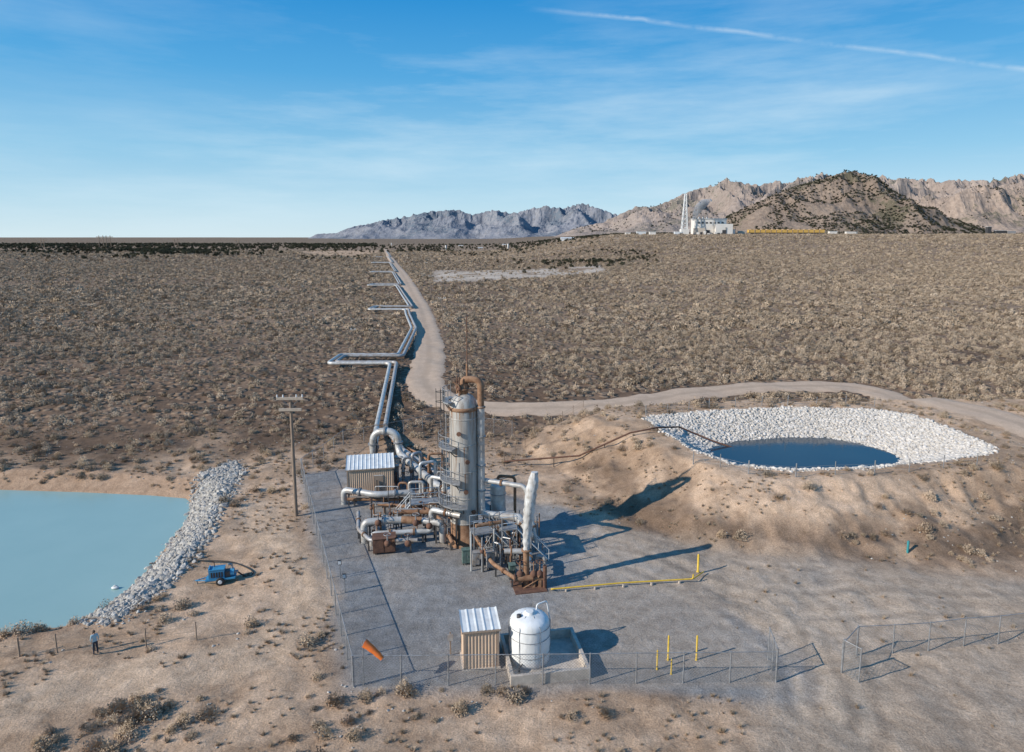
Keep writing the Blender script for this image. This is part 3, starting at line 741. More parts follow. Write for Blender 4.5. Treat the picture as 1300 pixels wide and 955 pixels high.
for x,y in ((-.55,.2),(.35,.4),(-.3,-.5)):
    mb.tube([TV(x,y,13.9),TV(x,y,15.0),TV(x-.4,y,15.2)],.09,'rust',8,.2);mb.ball(TV(x,y,14.7),(.17,.17,.24),'rustd',8);mb.tube([TV(x,y,15.0),TV(x,y,15.8)],.06,'rustd',6)
mb.tube([TV(.35,.4,15),TV(.35,.4,16.8)],.11,'rust',8);mb.tube([TV(.35,.4,16.8),TV(.35,.4,21.2)],.05,'rustd',6)
for i in range(60):
    a=random.uniform(0,6.28);l=random.uniform(.3,3.2);w=random.uniform(.015,.05);r=1.284;zt_=12.7 if i%3 else random.choice([9.5,7.05,4.55])
    mb.add([TV(r*math.cos(a-w),r*math.sin(a-w),zt_),TV(r*math.cos(a+w),r*math.sin(a+w),zt_),TV(r*math.cos(a+w*.2),r*math.sin(a+w*.2),zt_-l*.7)],[(0,1,2)],'rust')
def platform(z,a0,a1,r0=1.4,r1=2.3,rail=True):
    n=14;vs=[];fs=[]
    for i in range(n+1):
        a=a0+(a1-a0)*i/n
        for r,zz in ((r0,z),(r1,z),(r1,z-.12),(r0,z-.12)): vs.append(TV(r*math.cos(a),r*math.sin(a),zz))
    for i in range(n):
        for j in range(4): fs.append((i*4+j,i*4+(j+1)%4,i*4+4+(j+1)%4,i*4+4+j))
    fs+= [(0,1,2,3),(4*n+3,4*n+2,4*n+1,4*n)]
    mb.add(vs,fs,'steel')
    if rail:
        for hh in (.55,1.1): mb.tube([TV((r1-.03)*math.cos(a0+(a1-a0)*i/n),(r1-.03)*math.sin(a0+(a1-a0)*i/n),z+hh) for i in range(n+1)],.03,'steel',5)
        for i in range(0,n+1,2):
            a=a0+(a1-a0)*i/n;mb.tube([TV((r1-.03)*math.cos(a),(r1-.03)*math.sin(a),z),TV((r1-.03)*math.cos(a),(r1-.03)*math.sin(a),z+1.12)],.03,'steel',5)
    for i in (1,n//2,n-1):
        a=a0+(a1-a0)*i/n;mb.tube([TV(1.3*math.cos(a),1.3*math.sin(a),z-.9),TV((r1-.1)*math.cos(a),(r1-.1)*math.sin(a),z-.12)],.05,'dark',5)
platform(13.6,2.3,4.0,1.3,1.9)
platform(9.5,2.2,4.3);platform(6.4,2.0,4.6,1.35,2.2);platform(4.2,2.6,4.9,1.35,2.4)
def ladder(a,z0,z1,r=1.75):
    u=Vector((math.cos(a),math.sin(a),0));t=Vector((-u.y,u.x,0));c=Vector((tx,ty,0))+u*r
    for s_ in (-.25,.25): mb.tube([c+t*s_+Vector((0,0,z0)),c+t*s_+Vector((0,0,z1))],.03,'dark',5)
    for i in range(int((z1-z0)/.35)): mb.tube([c-t*.25+Vector((0,0,z0+.2+i*.35)),c+t*.25+Vector((0,0,z0+.2+i*.35))],.018,'dark',4)
    for i in range(int((z1-z0-2.2)/.9)+1):
        z=z0+2.2+i*.9;mb.tube([c+u*(.75*math.sin(math.pi*j/8))*1.0+t*(.38*math.cos(math.pi*j/8))+Vector((0,0,z)) for j in range(9)],.03,'dark',4)
    for j in (1,3,5,7): mb.tube([c+u*(.75*math.sin(math.pi*j/8))+t*(.38*math.cos(math.pi*j/8))+Vector((0,0,z)) for z in (z0+2.2,z1)],.022,'dark',4)
ladder(3.3,9.5,14.7);ladder(2.9,4.2,10.4);ladder(3.8,0,5.2)
for z,a in ((3.2,4.4),(5.4,4.9),(8.2,5.0),(10.8,4.5),(3.4,5.4)):
    u=Vector((math.cos(a),math.sin(a),0));mb.tube([TV(0,0,z)+u*1.2,TV(0,0,z)+u*1.5],.13,'rust',10);mb.tube([TV(0,0,z)+u*1.48,TV(0,0,z)+u*1.56],.21,'rustd',12)
mb.tube([TV(-.3,-1.65,5.4),TV(-.3,-1.65,8.2)],.06,'steel',8)
mb.tube([TV(-1.5,-.9,1),TV(-1.5,-.9,12.5)],.05,'steel',6)
mb.obj("separator_tower",tb)
# ---------------------------------------------------------------- small vessel
vb=P(632,688);vb.y+=1.5;mb=MB()
mb.lathe(vb,[(.75,0),(.72,.1),(.72,4.9),(.65,5.1),(.3,5.3),(.12,5.35)],'alu',24)
for z in (1,2.6,4.2): mb.lathe(vb+Vector((0,0,z)),[(.725,-.04),(.76,-.03),(.76,.03),(.725,.04)],'steel',24)
mb.tube([vb+Vector((0,0,5.2)),vb+Vector((0,0,5.9)),vb+Vector((1.6,-.4,5.9)),vb+Vector((1.6,-.4,0))],.14,'rust',10,.4)
mb.obj("condensate_vessel",vb)
# ---------------------------------------------------------------- vent stack
sb_=P(668,744);mb=MB()
def SV(x,y,z): return sb_+Vector((x,y,z))
mb.tube([SV(0,0,0),SV(0,0,3.2)],.26,'rust',14)
n=34;pr=[]
for i in range(n+1):
    t=i/n;r=.24+.20*math.sin(min(1,t*1.1)*math.pi*.62)+.03*math.sin(i*1.9)
    if t>.88: r*=1-(t-.88)*3.5
    pr.append((max(r,.14),t*6.6))
rs=[]
for i,(r,z) in enumerate(pr):
    ox=.012*z*z+.02*z;oy=.03*z
    rs.append([SV(ox,oy,3.0+z)+Vector(((r+random.uniform(-.05,.05))*math.cos(2*math.pi*j/20),(r+random.uniform(-.05,.05))*math.sin(2*math.pi*j/20),0)) for j in range(20)])
mb.rings(rs,'stackw')
mb.lathe(SV(0,0,3.1),[(.36,-.08),(.42,-.06),(.42,.06),(.36,.08)],'rust',18)
mb.box(SV(.2,-.1,-.05),(2.6,2.2,.12),'rustd',.2)
mb.tube([SV(-.9,-.3,.8),SV(1.4,-.1,.8)],.26,'rust',14);mb.tube([SV(-1.0,-.3,.8),SV(-.9,-.3,.8)],.38,'rustd',14);mb.tube([SV(1.4,-.1,.8),SV(1.5,-.1,.8)],.38,'rustd',14)
for x in (-.5,.6,1.1): 
    mb.ball(SV(x,-.2,1.1),(.3,.26,.36),'rustd',10);mb.tube([SV(x,-.2,1.3),SV(x,-.2,2.2)],.06,'rust',6);mb.ring(SV(x,-.2,2.2),.3,.03,'rustd');mb.box(SV(x,-.2,0),(.25,.3,.7),'rust')
mb.tube([SV(.9,.5,0),SV(.9,.5,2.4),SV(1.5,.2,2.4),SV(1.5,.2,.3)],.14,'alud',10,.3)
mb.tube([SV(1.5,-.3,.0),SV(1.5,-.3,1.9)],.17,'rustd',10)
for i in range(6): mb.tube([SV(random.uniform(-1,1.6),random.uniform(-.8,.6),0),SV(random.uniform(-1,1.6),random.uniform(-.8,.6),random.uniform(.6,1.8))],.05,random.choice(['rust','rustd','steel']),6)
mb.obj("vent_stack",sb_)
# ---------------------------------------------------------------- process piping
mb=MB()
def zed(p,z): return Vector((p.x,p.y,z))
def flange(p,ax,r,k='rust'):
    a=Vector(ax).normalized();p=Vector(p);mb.tube([p-a*.09,p-a*.02],r*1.4,k,14);mb.tube([p+a*.02,p+a*.09],r*1.4,k,14)
def run(pts,r,k,fil=.6,legs=True,fl=True,fk='rust'):
    pts=[Vector(p) for p in pts];mb.tube(pts,r,k,12,fil)
    for i in range(len(pts)-1):
        a,b=pts[i],pts[i+1];L_=(b-a).length
        if L_>2.2 and fl:
            for t in ((.3,.7) if L_>5 else (.5,)): flange(a.lerp(b,t),b-a,r,fk)
        if legs and abs(b.z-a.z)<.6 and L_>2:
            for t in np.linspace(.15,.85,max(2,int(L_/2.5))):
                p=a.lerp(b,float(t));mb.box(zed(p,0),(.14,.14,max(.05,p.z-r+.03)),'dark');mb.box(zed(p,max(0,p.z-r-.1)),(.5,.2,.1),'dark')
def valve(p,r=.2,ax=(0,0,1),wheel=True,k='rustd'):
    p=Vector(p);a=Vector(ax);mb.ball(p,(r*1.3,r*1.3,r*1.3),k,10);mb.tube([p,p+a*(r*3.5)],r*.3,'steel',6)
    if wheel: mb.ring(p+a*r*3.5,r*1.3,r*.14,random.choice(['rustd','rust','steel']),a,14)
a=P(474,580,1.3);b=P(506,578,1.6);c=P(552,614,1.7);q0=Vector((pl[0].x,pl[0].y,1.25))
run([q0+Vector((-.6,0,0)),zed(a,1.3),zed(a,4.6),zed(b,4.6),zed(b,1.9),c],.43,'alu',1.5,True,True,'steel')
run([q0+Vector((.7,0,0)),P(512,572,1.2),P(560,606,1.3),P(585,640,1.4)],.33,'alud',.8)
run([P(498,560,1),P(530,575,1),P(575,607,1)],.14,'rust',.4)
run([c,P(575,628,1.7),TV(-.8,1.2,2.6)],.4,'alu',.6)
run([P(437,640,0),zed(P(437,640,0),1.6),P(478,628,1.5),P(525,625,1.5),zed(P(525,625,1.5),0)],.33,'alu',.6,True,True,'steel')
run([P(441,634,.7),P(500,634,.7),P(545,630,.7)],.18,'rust',.4)
B0=P(462,663,2.0);B1=P(562,664,2.0)
run([zed(B0,0),B0,P(510,660,2.0)],.34,'alu',.6,True,True,'steel')
run([P(510,660,2.0),P(536,661,2.0)],.345,'rust',.6,False)
run([P(536,661,2.0),B1,zed(B1,.2)],.32,'alu',.6)
B2=P(472,678,1.1);B3=P(548,674,1.1)
run([zed(B2,0),B2,B3,zed(B3,3.2),P(585,655,3.2)],.26,'alu',.5,True,True,'rust')
run([P(500,650,2.6),P(560,650,2.6),TV(-1,-.6,2.6)],.22,'rust',.5)
run([P(455,650,1.2),P(455,672,1.2),P(470,686,1.2),P(530,686,1.2)],.18,'alud',.4)
run([P(480,640,1.0),P(540,645,1.0),P(560,660,1.0),P(575,690,1.0)],.18,'rust',.4)
for i,(u,v,h,k,r) in enumerate([(500,612,3.0,'alu',.2),(512,618,3.4,'steel',.14),(524,608,3.0,'alud',.2),(534,628,3.6,'alu',.17),(545,622,4.2,'rust',.15),(548,642,3.2,'alu',.2),(556,632,3.0,'steel',.12),(520,642,2.6,'alu',.16),(507,638,2.2,'rust',.12),(562,618,4.6,'steel',.12)]):
    p=P(u,v,0);d=Vector((random.uniform(.6,1.6),random.uniform(-.9,.9),0))
    run([p,zed(p,h),zed(p+d,h),zed(p+d,.4)],r,k,.35,False)
    valve(zed(p,h*.45),r*1.1,(0,-1,0));
    if i%2: valve(zed(p+d,h*.5),r*1.1,(-.7,-.7,0))
for i in range(60):
    u=random.uniform(470,585);v=random.uniform(612,688)
    p=P(u,v,0);h=random.uniform(.7,2.6);mb.tube([p,zed(p,h)],random.choice([.04,.06,.1]),random.choice(['rust','steel','rustd','dark']),6)
    if i%3==0: valve(zed(p,h*.7),.13)
    if i%4==0: d=Vector((random.choice([-1,1])*random.uniform(1,3),random.uniform(-.4,.4),0));mb.tube([zed(p,h),zed(p+d,h),zed(p+d,0)],.06,random.choice(['rust','alu','alud']),6,.2)
for u,v in ((505,660),(528,664),(545,668),(480,664),(492,690),(518,690)): valve(P(u,v,2.0) if v<680 else P(u,v,1.2),.24)
run([TV(1.2,0,6.1),P(668,618,6.0),P(680,690,1.2)],.22,'alu',.6,False)
run([TV(5.0,-1.2,2.9),P(672,680,2.6)],.38,'alu',.4,True)
run([P(604,668,3.6),P(640,662,3.6),P(650,690,1.0)],.16,'rust',.4,False)
run([TV(1.0,-1.0,1.1),P(625,715,1.0),P(655,735,.9)],.17,'rust',.5,True,True,'rust')
run([P(640,700,1.5),P(672,700,1.5),SV(.2,.6,1.5)],.24,'alu',.5)
for i in range(44):
    u=random.uniform(596,690);v=random.uniform(680,728);p=P(u,v,0);h=random.uniform(.8,3.6)
    mb.tube([p,zed(p,h)],random.choice([.04,.06,.09]),random.choice(['rust','rustd','steel','alu','dark']),6)
    if i%3==0: valve(zed(p,h*.6),.15)
    if i%4==1: d=Vector((random.uniform(-2,2),random.uniform(-.5,.5),0));mb.tube([zed(p,h),zed(p+d,h),zed(p+d,0)],.07,random.choice(['rust','alu']),6,.2)
mb.obj("process_piping",P(520,650))
# ---------------------------------------------------------------- access platforms / stairs
def access(name,base,w,d,h,rot,stairdir=1):
    mb=MB();b=Vector(base);R=Matrix.Rotation(rot,3,'Z')
    W=lambda x,y,z:b+R@Vector((x,y,z))
    for x in (-w/2,w/2):
        for y in (-d/2,d/2): mb.tube([W(x,y,0),W(x,y,h+1.1)],.05,'steel',6)
    mb.box(W(0,0,h-.1),(w+.1,d+.1,.1),'steel',rot)
    for z in (h+.55,h+1.1):
        mb.tube([W(-w/2,-d/2,z),W(w/2,-d/2,z),W(w/2,d/2,z),W(-w/2,d/2,z)],.03,'sign',6)
    mb.tube([W(-w/2,-d/2,0),W(w/2,-d/2,h)],.03,'steel',5);mb.tube([W(w/2,-d/2,0),W(-w/2,-d/2,h)],.03,'steel',5)
    n=int(h/.2)
    for i in range(n):
        t=i/n;mb.box(W(-.0+stairdir*(w/2+(1-t)*h*.9),-d/2+.4,t*h),(.26,.75,.04),'steel',rot)
    for y in (-d/2,-d/2+.8):
        mb.tube([W(stairdir*(w/2+h*.9),y,0),W(stairdir*w/2,y,h)],.05,'sign',5);mb.tube([W(stairdir*(w/2+h*.9),y,1),W(stairdir*w/2,y,h+1)],.03,'sign',5)
        for t in (0,.33,.66): mb.tube([W(stairdir*(w/2+(1-t)*h*.9),y,t*h),W(stairdir*(w/2+(1-t)*h*.9),y,t*h+1)],.025,'sign',5)
    mb.obj(name,b)
access("steel_stair_platform",P(612,708),1.8,1.5,2.6,.3)
access("steel_stair_platform",P(540,655),3.0,1.4,1.6,.2,-1)
access("steel_stair_platform",P(645,712),1.3,1.3,3.2,.2,1)
def cabinet(name,base,size,k,rot=.2,legs=.15):
    mb=MB();b=Vector(base);R=Matrix.Rotation(rot,3,'Z');w,d,h=size
    for x in(-.4,.4):
        for y in (-.4,.4): mb.box(b+R@Vector((x*w,y*d,0)),(.08,.08,legs),'dark',rot)
    mb.box(b+Vector((0,0,legs)),size,k,rot);mb.box(b+Vector((0,0,legs+h+.002)),(w+.12,d+.12,.05),k,rot)
    for x in (-.25,.25): mb.box(b+R@Vector((x*w,-d/2-.02,legs+.08)),(w*.44,.03,h-.16),k,rot)
    mb.box(b+R@Vector((.05,-d/2-.06,legs+h*.5)),(.04,.05,.16),'steel',rot)
    mb.obj(name,b)
cabinet("rusty_equipment_box",P(488,700),(2.0,1.3,1.3),'rustd')
cabinet("electrical_cabinet",P(592,716),(.7,.5,1.2),'green');cabinet("electrical_cabinet",P(604,718),(.6,.5,1.1),'alud')
cabinet("electrical_cabinet",P(622,722),(.6,.5,1.4),'alud');cabinet("electrical_cabinet",P(650,733),(.5,.5,1.0),'green')
cabinet("electrical_cabinet",P(500,612),(1.2,.6,1.8),'alud')
mb=MB();pp=[P(700,748,.3),P(790,740,.3),P(880,735,.3)];mb.tube([P(700,748,0),pp[0],pp[1],pp[2],zed(pp[2],.7)],.06,'yellow',10,.2)
for t in (.1,.3,.5,.7,.9): mb.box(zed(pp[0].lerp(pp[2],t),0),(.1,.2,.22),'conc',.2)
mb.tube([P(893,726,.1),P(880,735,.3)],.05,'yellow',8)
mb.obj("yellow_gas_pipe",pp[0])
def bollard(u,v,h,r=.075):
    mb=MB();b=P(u,v);mb.lathe(b,[(r*1.6,0),(r*1.6,.04),(r,.05),(r,h-.1),(r*.8,h-.03),(r*.3,h)],'yellow',14);mb.obj("bollard",b)
bollard(886,726,1.6,.09);bollard(848,838,1.8,.06);bollard(884,838,1.8,.06);bollard(834,850,1.4,.05);bollard(852,856,1.1,.045)
mb=MB();ep=[G(u,v) for u,v in ((640,592),(735,585),(800,556),(835,549),(862,548),(905,566),(955,583))]
ep=[p+Vector((0,0,.6)) for p in ep];dn=[]
for i in range(len(ep)-1):
    n=max(1,int((ep[i+1]-ep[i]).length/2.5))
    for j in range(n):
        q=ep[i].lerp(ep[i+1],j/n);q.z=max(q.z,T(q.x,q.y)+.35);dn.append(q)
mb.tube(dn,.11,'rustd',8)
for q in dn[::2]: mb.box(Vector((q.x,q.y,T(q.x,q.y)-.2)),(.1,.1,max(.1,q.z-T(q.x,q.y)+.15)),'dark')
q=dn[-1];mb.tube([q,q+Vector((2,3.2,-1.9))],.11,'rustd',8)
mb.obj("overflow_pipe",ep[0])
g=G(1152,702);mb=MB();mb.lathe(g,[(.1,-.1),(.1,1.0),(.06,1.1)],'teal',12);mb.lathe(g+Vector((0,0,.95)),[(.12,0),(.12,.06),(.1,.07)],'teal',12);mb.obj("marker_post",g)
for u,v in ((432,734),(438,752)):
    b=P(u,v);mb=MB();mb.tube([b,b+Vector((0,0,1.5))],.04,'steel',6);mb.box(b+Vector((0,-.06,1.2)),(.32,.05,.42),'dark',.2);mb.box(b+Vector((0,-.1,1.25)),(.24,.02,.3),'sign',.2);mb.obj("instrument_post",b)
b=P(572,832);mb=MB();mb.tube([b,b+Vector((0,0,1.7))],.05,'wood',6);mb.box(b+Vector((0,-.07,1.1)),(.35,.06,.5),'alud',.1);mb.obj("meter_post",b)
b=P(462,870);mb=MB();top=b+Vector((0,0,2.9));mb.tube([b,top+Vector((0,0,.15))],.035,'steel',8)
mb.ring(top+Vector((.12,0,0)),.26,.02,'steel',(1,-.2,-.35))
d=Vector((1,-.15,-.62)).normalized();pts=[];rr=[]
for i in range(9):
    t=i/8;pts.append(top+Vector((.1,0,0))+d*1.35*t+Vector((0,0,-.25*t*t)));rr.append(.27-.12*t+.012*math.sin(i*2.3))
mb.tube(pts,rr,'orange',16,cap=False);mb.obj("windsock",b)
# ---------------------------------------------------------------- blue pump trailer
b=P(281,736);b.z=T(b.x,b.y);rt=.25;R=Matrix.Rotation(rt,3,'Z');mb=MB()
W=lambda x,y,z:b+R@Vector((x,y,z))
mb.box(W(0,0,.42),(2.3,.9,.12),'blue',rt)
mb.box(W(-.25,0,.545),(1.15,.8,.75),'blue',rt);mb.box(W(-.25,0,1.3),(1.2,.86,.05),'blue',rt)
for i in range(5): mb.box(W(-.65+i*.2,-.41,.7),(.12,.03,.42),'rubber',rt)
mb.box(W(.55,0,.545),(.4,.6,.5),'dark',rt);mb.tube([W(.75,0,.85),W(1.05,0,.85)],.32,'blue',16);mb.tube([W(1.0,0,.85),W(1.35,0,.85)],.12,'steel',10)
mb.tube([W(.9,0,1.1),W(.9,0,1.5),W(.6,-.1,1.6)],.09,'steel',8,.15)
mb.tube([W(-.5,.2,1.35),W(-.5,.2,1.75),W(-.7,.2,1.85)],.04,'rustd',8,.08)
mb.box(W(-.85,0,.56),(.1,.7,.9),'blue',rt)
for s_ in(-.52,.52): mb.wheel(W(0,s_,.34),.34,.2,'rubber',R@Vector((0,1,0)));mb.wheel(W(0,s_*1.06,.34),.17,.2,'sign',R@Vector((0,1,0)))
for s_ in (-.3,.3): mb.tube([W(-1.1,s_,.46),W(-2.0,0,.42)],.045,'blue',6)
mb.tube([W(-1.85,0,.42),W(-1.85,0,0)],.05,'steel',6);mb.ring(W(-2.05,0,.42),.07,.02,'steel')
mb.obj("pump_trailer",b)
mb=MB();hp=catmull([W(1.3,0,.8),W(1.9,.2,.2),P(322,728),P(300,715),P(265,712),P(225,712,-.4),P(190,716,-1.4)],.6)
hp=[Vector((p.x,p.y,max(T(p.x,p.y)+.1,p.z) if i>3 else p.z)) for i,p in enumerate(hp)];mb.tube(hp,.06,'rubber',8);mb.obj("suction_hose",b)
mb=MB();f=P(146,747,-1.45)
mb.ball(f+Vector((0,0,.06)),(.32,.2,.12),'white',10);mb.tube([f+Vector((-.2,0,.1)),f+Vector((0,0,.3)),f+Vector((.25,.1,.1))],.04,'white',6,.1);mb.obj("intake_float",f)
# ---------------------------------------------------------------- person
def person(base,rot):
    root=bpy.data.objects.new("person_standing",None);sc.collection.objects.link(root)
    J={'pel':((0,0,.95),.135,.10),'wst':((0,.01,1.08),.125,.095),'chs':((0,0,1.30),.155,.11),'shc':((0,0,1.42),.13,.085),'nk':((0,0,1.50),.055,.055),'nk2':((0,-.01,1.56),.05,.05)}
    ed=[('pel','wst'),('wst','chs'),('chs','shc'),('shc','nk'),('nk','nk2')]
    for s_,n in ((-1,'l'),(1,'r')):
        J.update({n+'sh':((s_*.17,0,1.42),.065,.065),n+'el':((s_*.235,.03,1.15),.045,.045),n+'wr':((s_*.20,-.08,.93),.03,.03),
          n+'hp':((s_*.095,0,.88),.095,.095),n+'kn':((s_*.11,-.02,.50),.062,.065),n+'an':((s_*.12,.02,.10),.042,.045),n+'ft':((s_*.13,-.10,.045),.042,.035),n+'to':((s_*.135,-.17,.035),.035,.028)})
        ed+=[('shc',n+'sh'),(n+'sh',n+'el'),(n+'el',n+'wr'),('pel',n+'hp'),(n+'hp',n+'kn'),(n+'kn',n+'an'),(n+'an',n+'ft'),(n+'ft',n+'to')]
    keys=list(J);me=bpy.data.meshes.new("body_skel");me.from_pydata([J[k][0] for k in keys],[(keys.index(a),keys.index(b_)) for a,b_ in ed],[])
    ob=bpy.data.objects.new("body_skel",me);sc.collection.objects.link(ob)
    md=ob.modifiers.new("s",'SKIN')
    for i,k in enumerate(keys): me.skin_vertices[0].data[i].radius=J[k][1:];me.skin_vertices[0].data[i].use_root=(k=='pel')
    ss=ob.modifiers.new("u",'SUBSURF');ss.levels=2;ss.render_levels=2
    dg=bpy.context.evaluated_depsgraph_get();dg.update()
    bm=bpy.data.meshes.new_from_object(ob.evaluated_get(dg));bpy.data.objects.remove(ob)
    bm.materials.clear()
    for k in ('jacket','trouser','skin','rubber'): bm.materials.append(M[k])
    for p in bm.polygons:
        c=p.center;p.use_smooth=True
        p.material_index=3 if c.z<.1 else 1 if (c.z<.98 and abs(c.x)<.17 and not(c.z>.85 and abs(c.x)>.165)) else 2 if c.z>1.50 else 0
    body=bpy.data.objects.new("body",bm);sc.collection.objects.link(body);body.parent=root
    mb=MB();mb.ball((0,-.015,1.655),(.076,.095,.115),'skin',16);mb.ball((0,-.005,1.60),(.055,.07,.065),'skin',12)
    mb.tube([(0,-.10,1.67),(0,-.128,1.635),(0,-.105,1.625)],[.009,.014,.009],'skin',8)
    for s_ in(-1,1):
        mb.ball((s_*.03,-.098,1.665),(.011,.008,.007),'glass',8);mb.ball((s_*.078,0,1.65),(.012,.022,.032),'skin',8)
    mb.box((0,-.102,1.592),(.045,.008,.008),'rustd')
    mb.ball((0,.012,1.685),(.084,.098,.105),'hair',16)
    mb.obj("head",None,root)
    for s_,n in((-1,'left_hand'),(1,'right_hand')):
        mb=MB();c=Vector((s_*.20,-.085,.915));mb.tube([c,c+Vector((0,-.015,-.05)),c+Vector((0,-.02,-.09))],[.024,.038,.034],'skin',10)
        for i,l in enumerate((.065,.075,.07,.055)):
            p=c+Vector((0,-.05+.02*i,-.085));mb.tube([p,p+Vector((-s_*.008,-.004,-l*.55)),p+Vector((-s_*.03,-.004,-l))],[.009,.008,.006],'skin',6)
        mb.tube([c+Vector((0,-.03,-.03)),c+Vector((-s_*.015,-.06,-.055)),c+Vector((-s_*.02,-.065,-.085))],[.012,.010,.007],'skin',6)
        mb.obj(n,None,root)
    root.location=base;root.rotation_euler=(0,0,rot)
pp_=P(122,832);pp_.z=T(pp_.x,pp_.y);person(pp_,-2.4)
# ---------------------------------------------------------------- geothermal plant in the distance
def plantpos(u,y): x=(u-650)/867*y*1.0;return Vector((x,y,T(x,y)))
M['pbeige']=mat('plant_siding',(.60,.50,.40),(.54,.45,.36),.1,.8)
M['plight']=mat('plant_light_siding',(.80,.74,.66),(.72,.66,.58),.1,.8)
M['pyel']=mat('plant_yellow',(.70,.42,.10),(.58,.34,.08),.1,.7)
def plant():
    root=bpy.data.objects.new("geothermal_power_plant",None);sc.collection.objects.link(root);Y0=1420
    pos=plantpos(895,Y0);root.location=pos
    def bl(name,fn):
        mb=MB();fn(mb);o=mb.obj(name);o.location=-pos;o.parent=root
    def hall(mb):
        p=plantpos(896,Y0);mb.box(p-Vector((0,0,2)),(64,30,33),'plight');mb.box(p+Vector((0,0,31)),(66,32,1),'roof')
        mb.box(p+Vector((24,-22,-2)),(34,14,23),'plight');mb.box(p+Vector((-24,-20,-2)),(22,10,15),'pbeige')
        for i in range(7): mb.box(p+Vector((-24+i*8,-15.3,22)),(4,.5,3),'dark')
        mb.box(p+Vector((-5,-15.4,-1)),(7,.6,10),'dark');mb.box(p+Vector((24,-29.3,0)),(8,.5,9),'dark');mb.box(p+Vector((7.5,-15.5,0)),(1.2,.6,30),'pbeige')
        for i in range(3): mb.lathe(p+Vector((-20+i*8,0,32)),[(2,0),(2,3),(1,4)],'steel',12)
        for i in range(8): mb.box(p+Vector((-30+i*7,-33,-1)),(4,4,random.uniform(3,8)),random.choice(['steel','dark','plight']))
    bl("turbine_hall",hall)
    def rig(mb):
        p=plantpos(866,Y0-30);h=80
        for sx in(-1,1):
            for sy in(-1,1): mb.tube([p+Vector((sx*6,sy*6,0)),p+Vector((sx*1.5,sy*1.5,h))],.8,'roof',5)
        for i in range(9):
            t0=i/9;t1=(i+1)/9;w0=6-4.5*t0;w1=6-4.5*t1
            for sx in(-1,1):
                mb.tube([p+Vector((-sx*w0,-w0,h*t0)),p+Vector((sx*w1,-w1,h*t1))],.5,'roof',4)
                mb.tube([p+Vector((sx*w0,-w0,h*t0)),p+Vector((sx*w1,w1,h*t1))],.5,'roof',4)
            mb.box(p+Vector((0,-w0,h*t0)),(2*w0,.7,.7),'roof')
        mb.box(p+Vector((0,0,-1)),(16,14,12),'plight')
        mb.box(p+Vector((-14,-4,-1)),(14,8,7),'sign')
    bl("drilling_derrick",rig)
    def tower(mb):
        a=plantpos(946,Y0+20);b=plantpos(1040,Y0+20);zc=max(a.z,b.z)
        c=(a+b)/2;w=(b.x-a.x)
        mb.box(Vector((c.x,c.y,zc+4)),(w,14,6),'pyel');mb.box(Vector((c.x,c.y,zc-4)),(w*.98,12,8),'dark')
        for i in range(14):
            x=a.x+w*(i+.5)/14;mb.lathe(Vector((x,c.y,zc+10)),[(3.4,0),(3.1,.8),(3.4,1.6)],'beiged',14);mb.box(Vector((x-w/28,c.y-7.3,zc-4)),(.8,.4,13.8),'beiged')
    bl("cooling_tower_bank",tower)
    def misc(mb):
        for u,yy,sx,sz,k in ((925,1400,12,10,'plight'),(938,1440,14,7,'pbeige'),(1052,1430,16,7,'plight'),(1075,1430,22,6,'plight'),(1247,1500,8,16,'dark'),(1262,1500,22,8,'dark'),(1275,1500,18,7,'alud'),(826,1350,12,6,'plight'),(812,1380,18,6,'sign'),(795,1380,10,4,'plight')):
            p=plantpos(u,yy);mb.box(p-Vector((0,0,1)),(sx,8,sz+1),k);mb.box(p+Vector((0,0,sz)),(sx+1,9,.5),'roof')
        for u in (918,930,955,1060,1082,1110,1130):
            p=plantpos(u,1390);mb.tube([p,p+Vector((0,0,15))],.5,'dark',5)
    bl("auxiliary_buildings",misc)
plant()
sp=plantpos(874,1380)+Vector((8,0,48))
mb=MB();M['steamv']=bpy.data.materials.new("steam_vapour")
m=M['steamv'];m.use_nodes=True;N=m.node_tree.nodes;L=m.node_tree.links
for n_ in list(N):
    if n_.type!='OUTPUT_MATERIAL': N.remove(n_)
out=[n_ for n_ in N if n_.type=='OUTPUT_MATERIAL'][0]
pv=N.new("ShaderNodeVolumePrincipled");pv.inputs['Color'].default_value=(.97,.97,.97,1);pv.inputs['Anisotropy'].default_value=0
gp=N.new("ShaderNodeNewGeometry").outputs['Position'];f=noise(N,L,gp,.10,4,.6)
dn_=ramp(N,L,f,.40,.60);mu=N.new("ShaderNodeMath");mu.operation='MULTIPLY';L.new(dn_,mu.inputs[0]);mu.inputs[1].default_value=.28;L.new(mu.outputs[0],pv.inputs['Density'])
L.new(pv.outputs[0],out.inputs['Volume'])
mb.tube([sp+Vector((-4,0,-20)),sp+Vector((0,0,-8)),sp+Vector((6,0,4)),sp+Vector((16,0,14)),sp+Vector((30,0,20))],[2,6,9,9,3],'steamv',16)
mb.obj("steam_plume",sp)
def farmb(name,u,v,w,d,h,k='sign'):
    g=G(u,v);mb=MB();mb.box(g-Vector((0,0,.5)),(w,d,h+.5),k)
    z=g.z+h;x0,x1=g.x-w/2-.5,g.x+w/2+.5;y0,y1=g.y-d/2-.5,g.y+d/2+.5
    mb.add([(x0,y0,z),(x1,y0,z),(x1,y1,z),(x0,y1,z),(x0,g.y,z+h*.4),(x1,g.y,z+h*.4)],[(0,1,5,4),(2,3,4,5),(0,4,3),(1,2,5)],'roof')
    mb.box(g+Vector((0,-d/2-.1,0)),(w*.15,.2,h*.6),'dark');mb.box(g+Vector((w*.3,-d/2-.1,h*.4)),(w*.12,.2,h*.25),'dark')
    mb.obj(name,g)
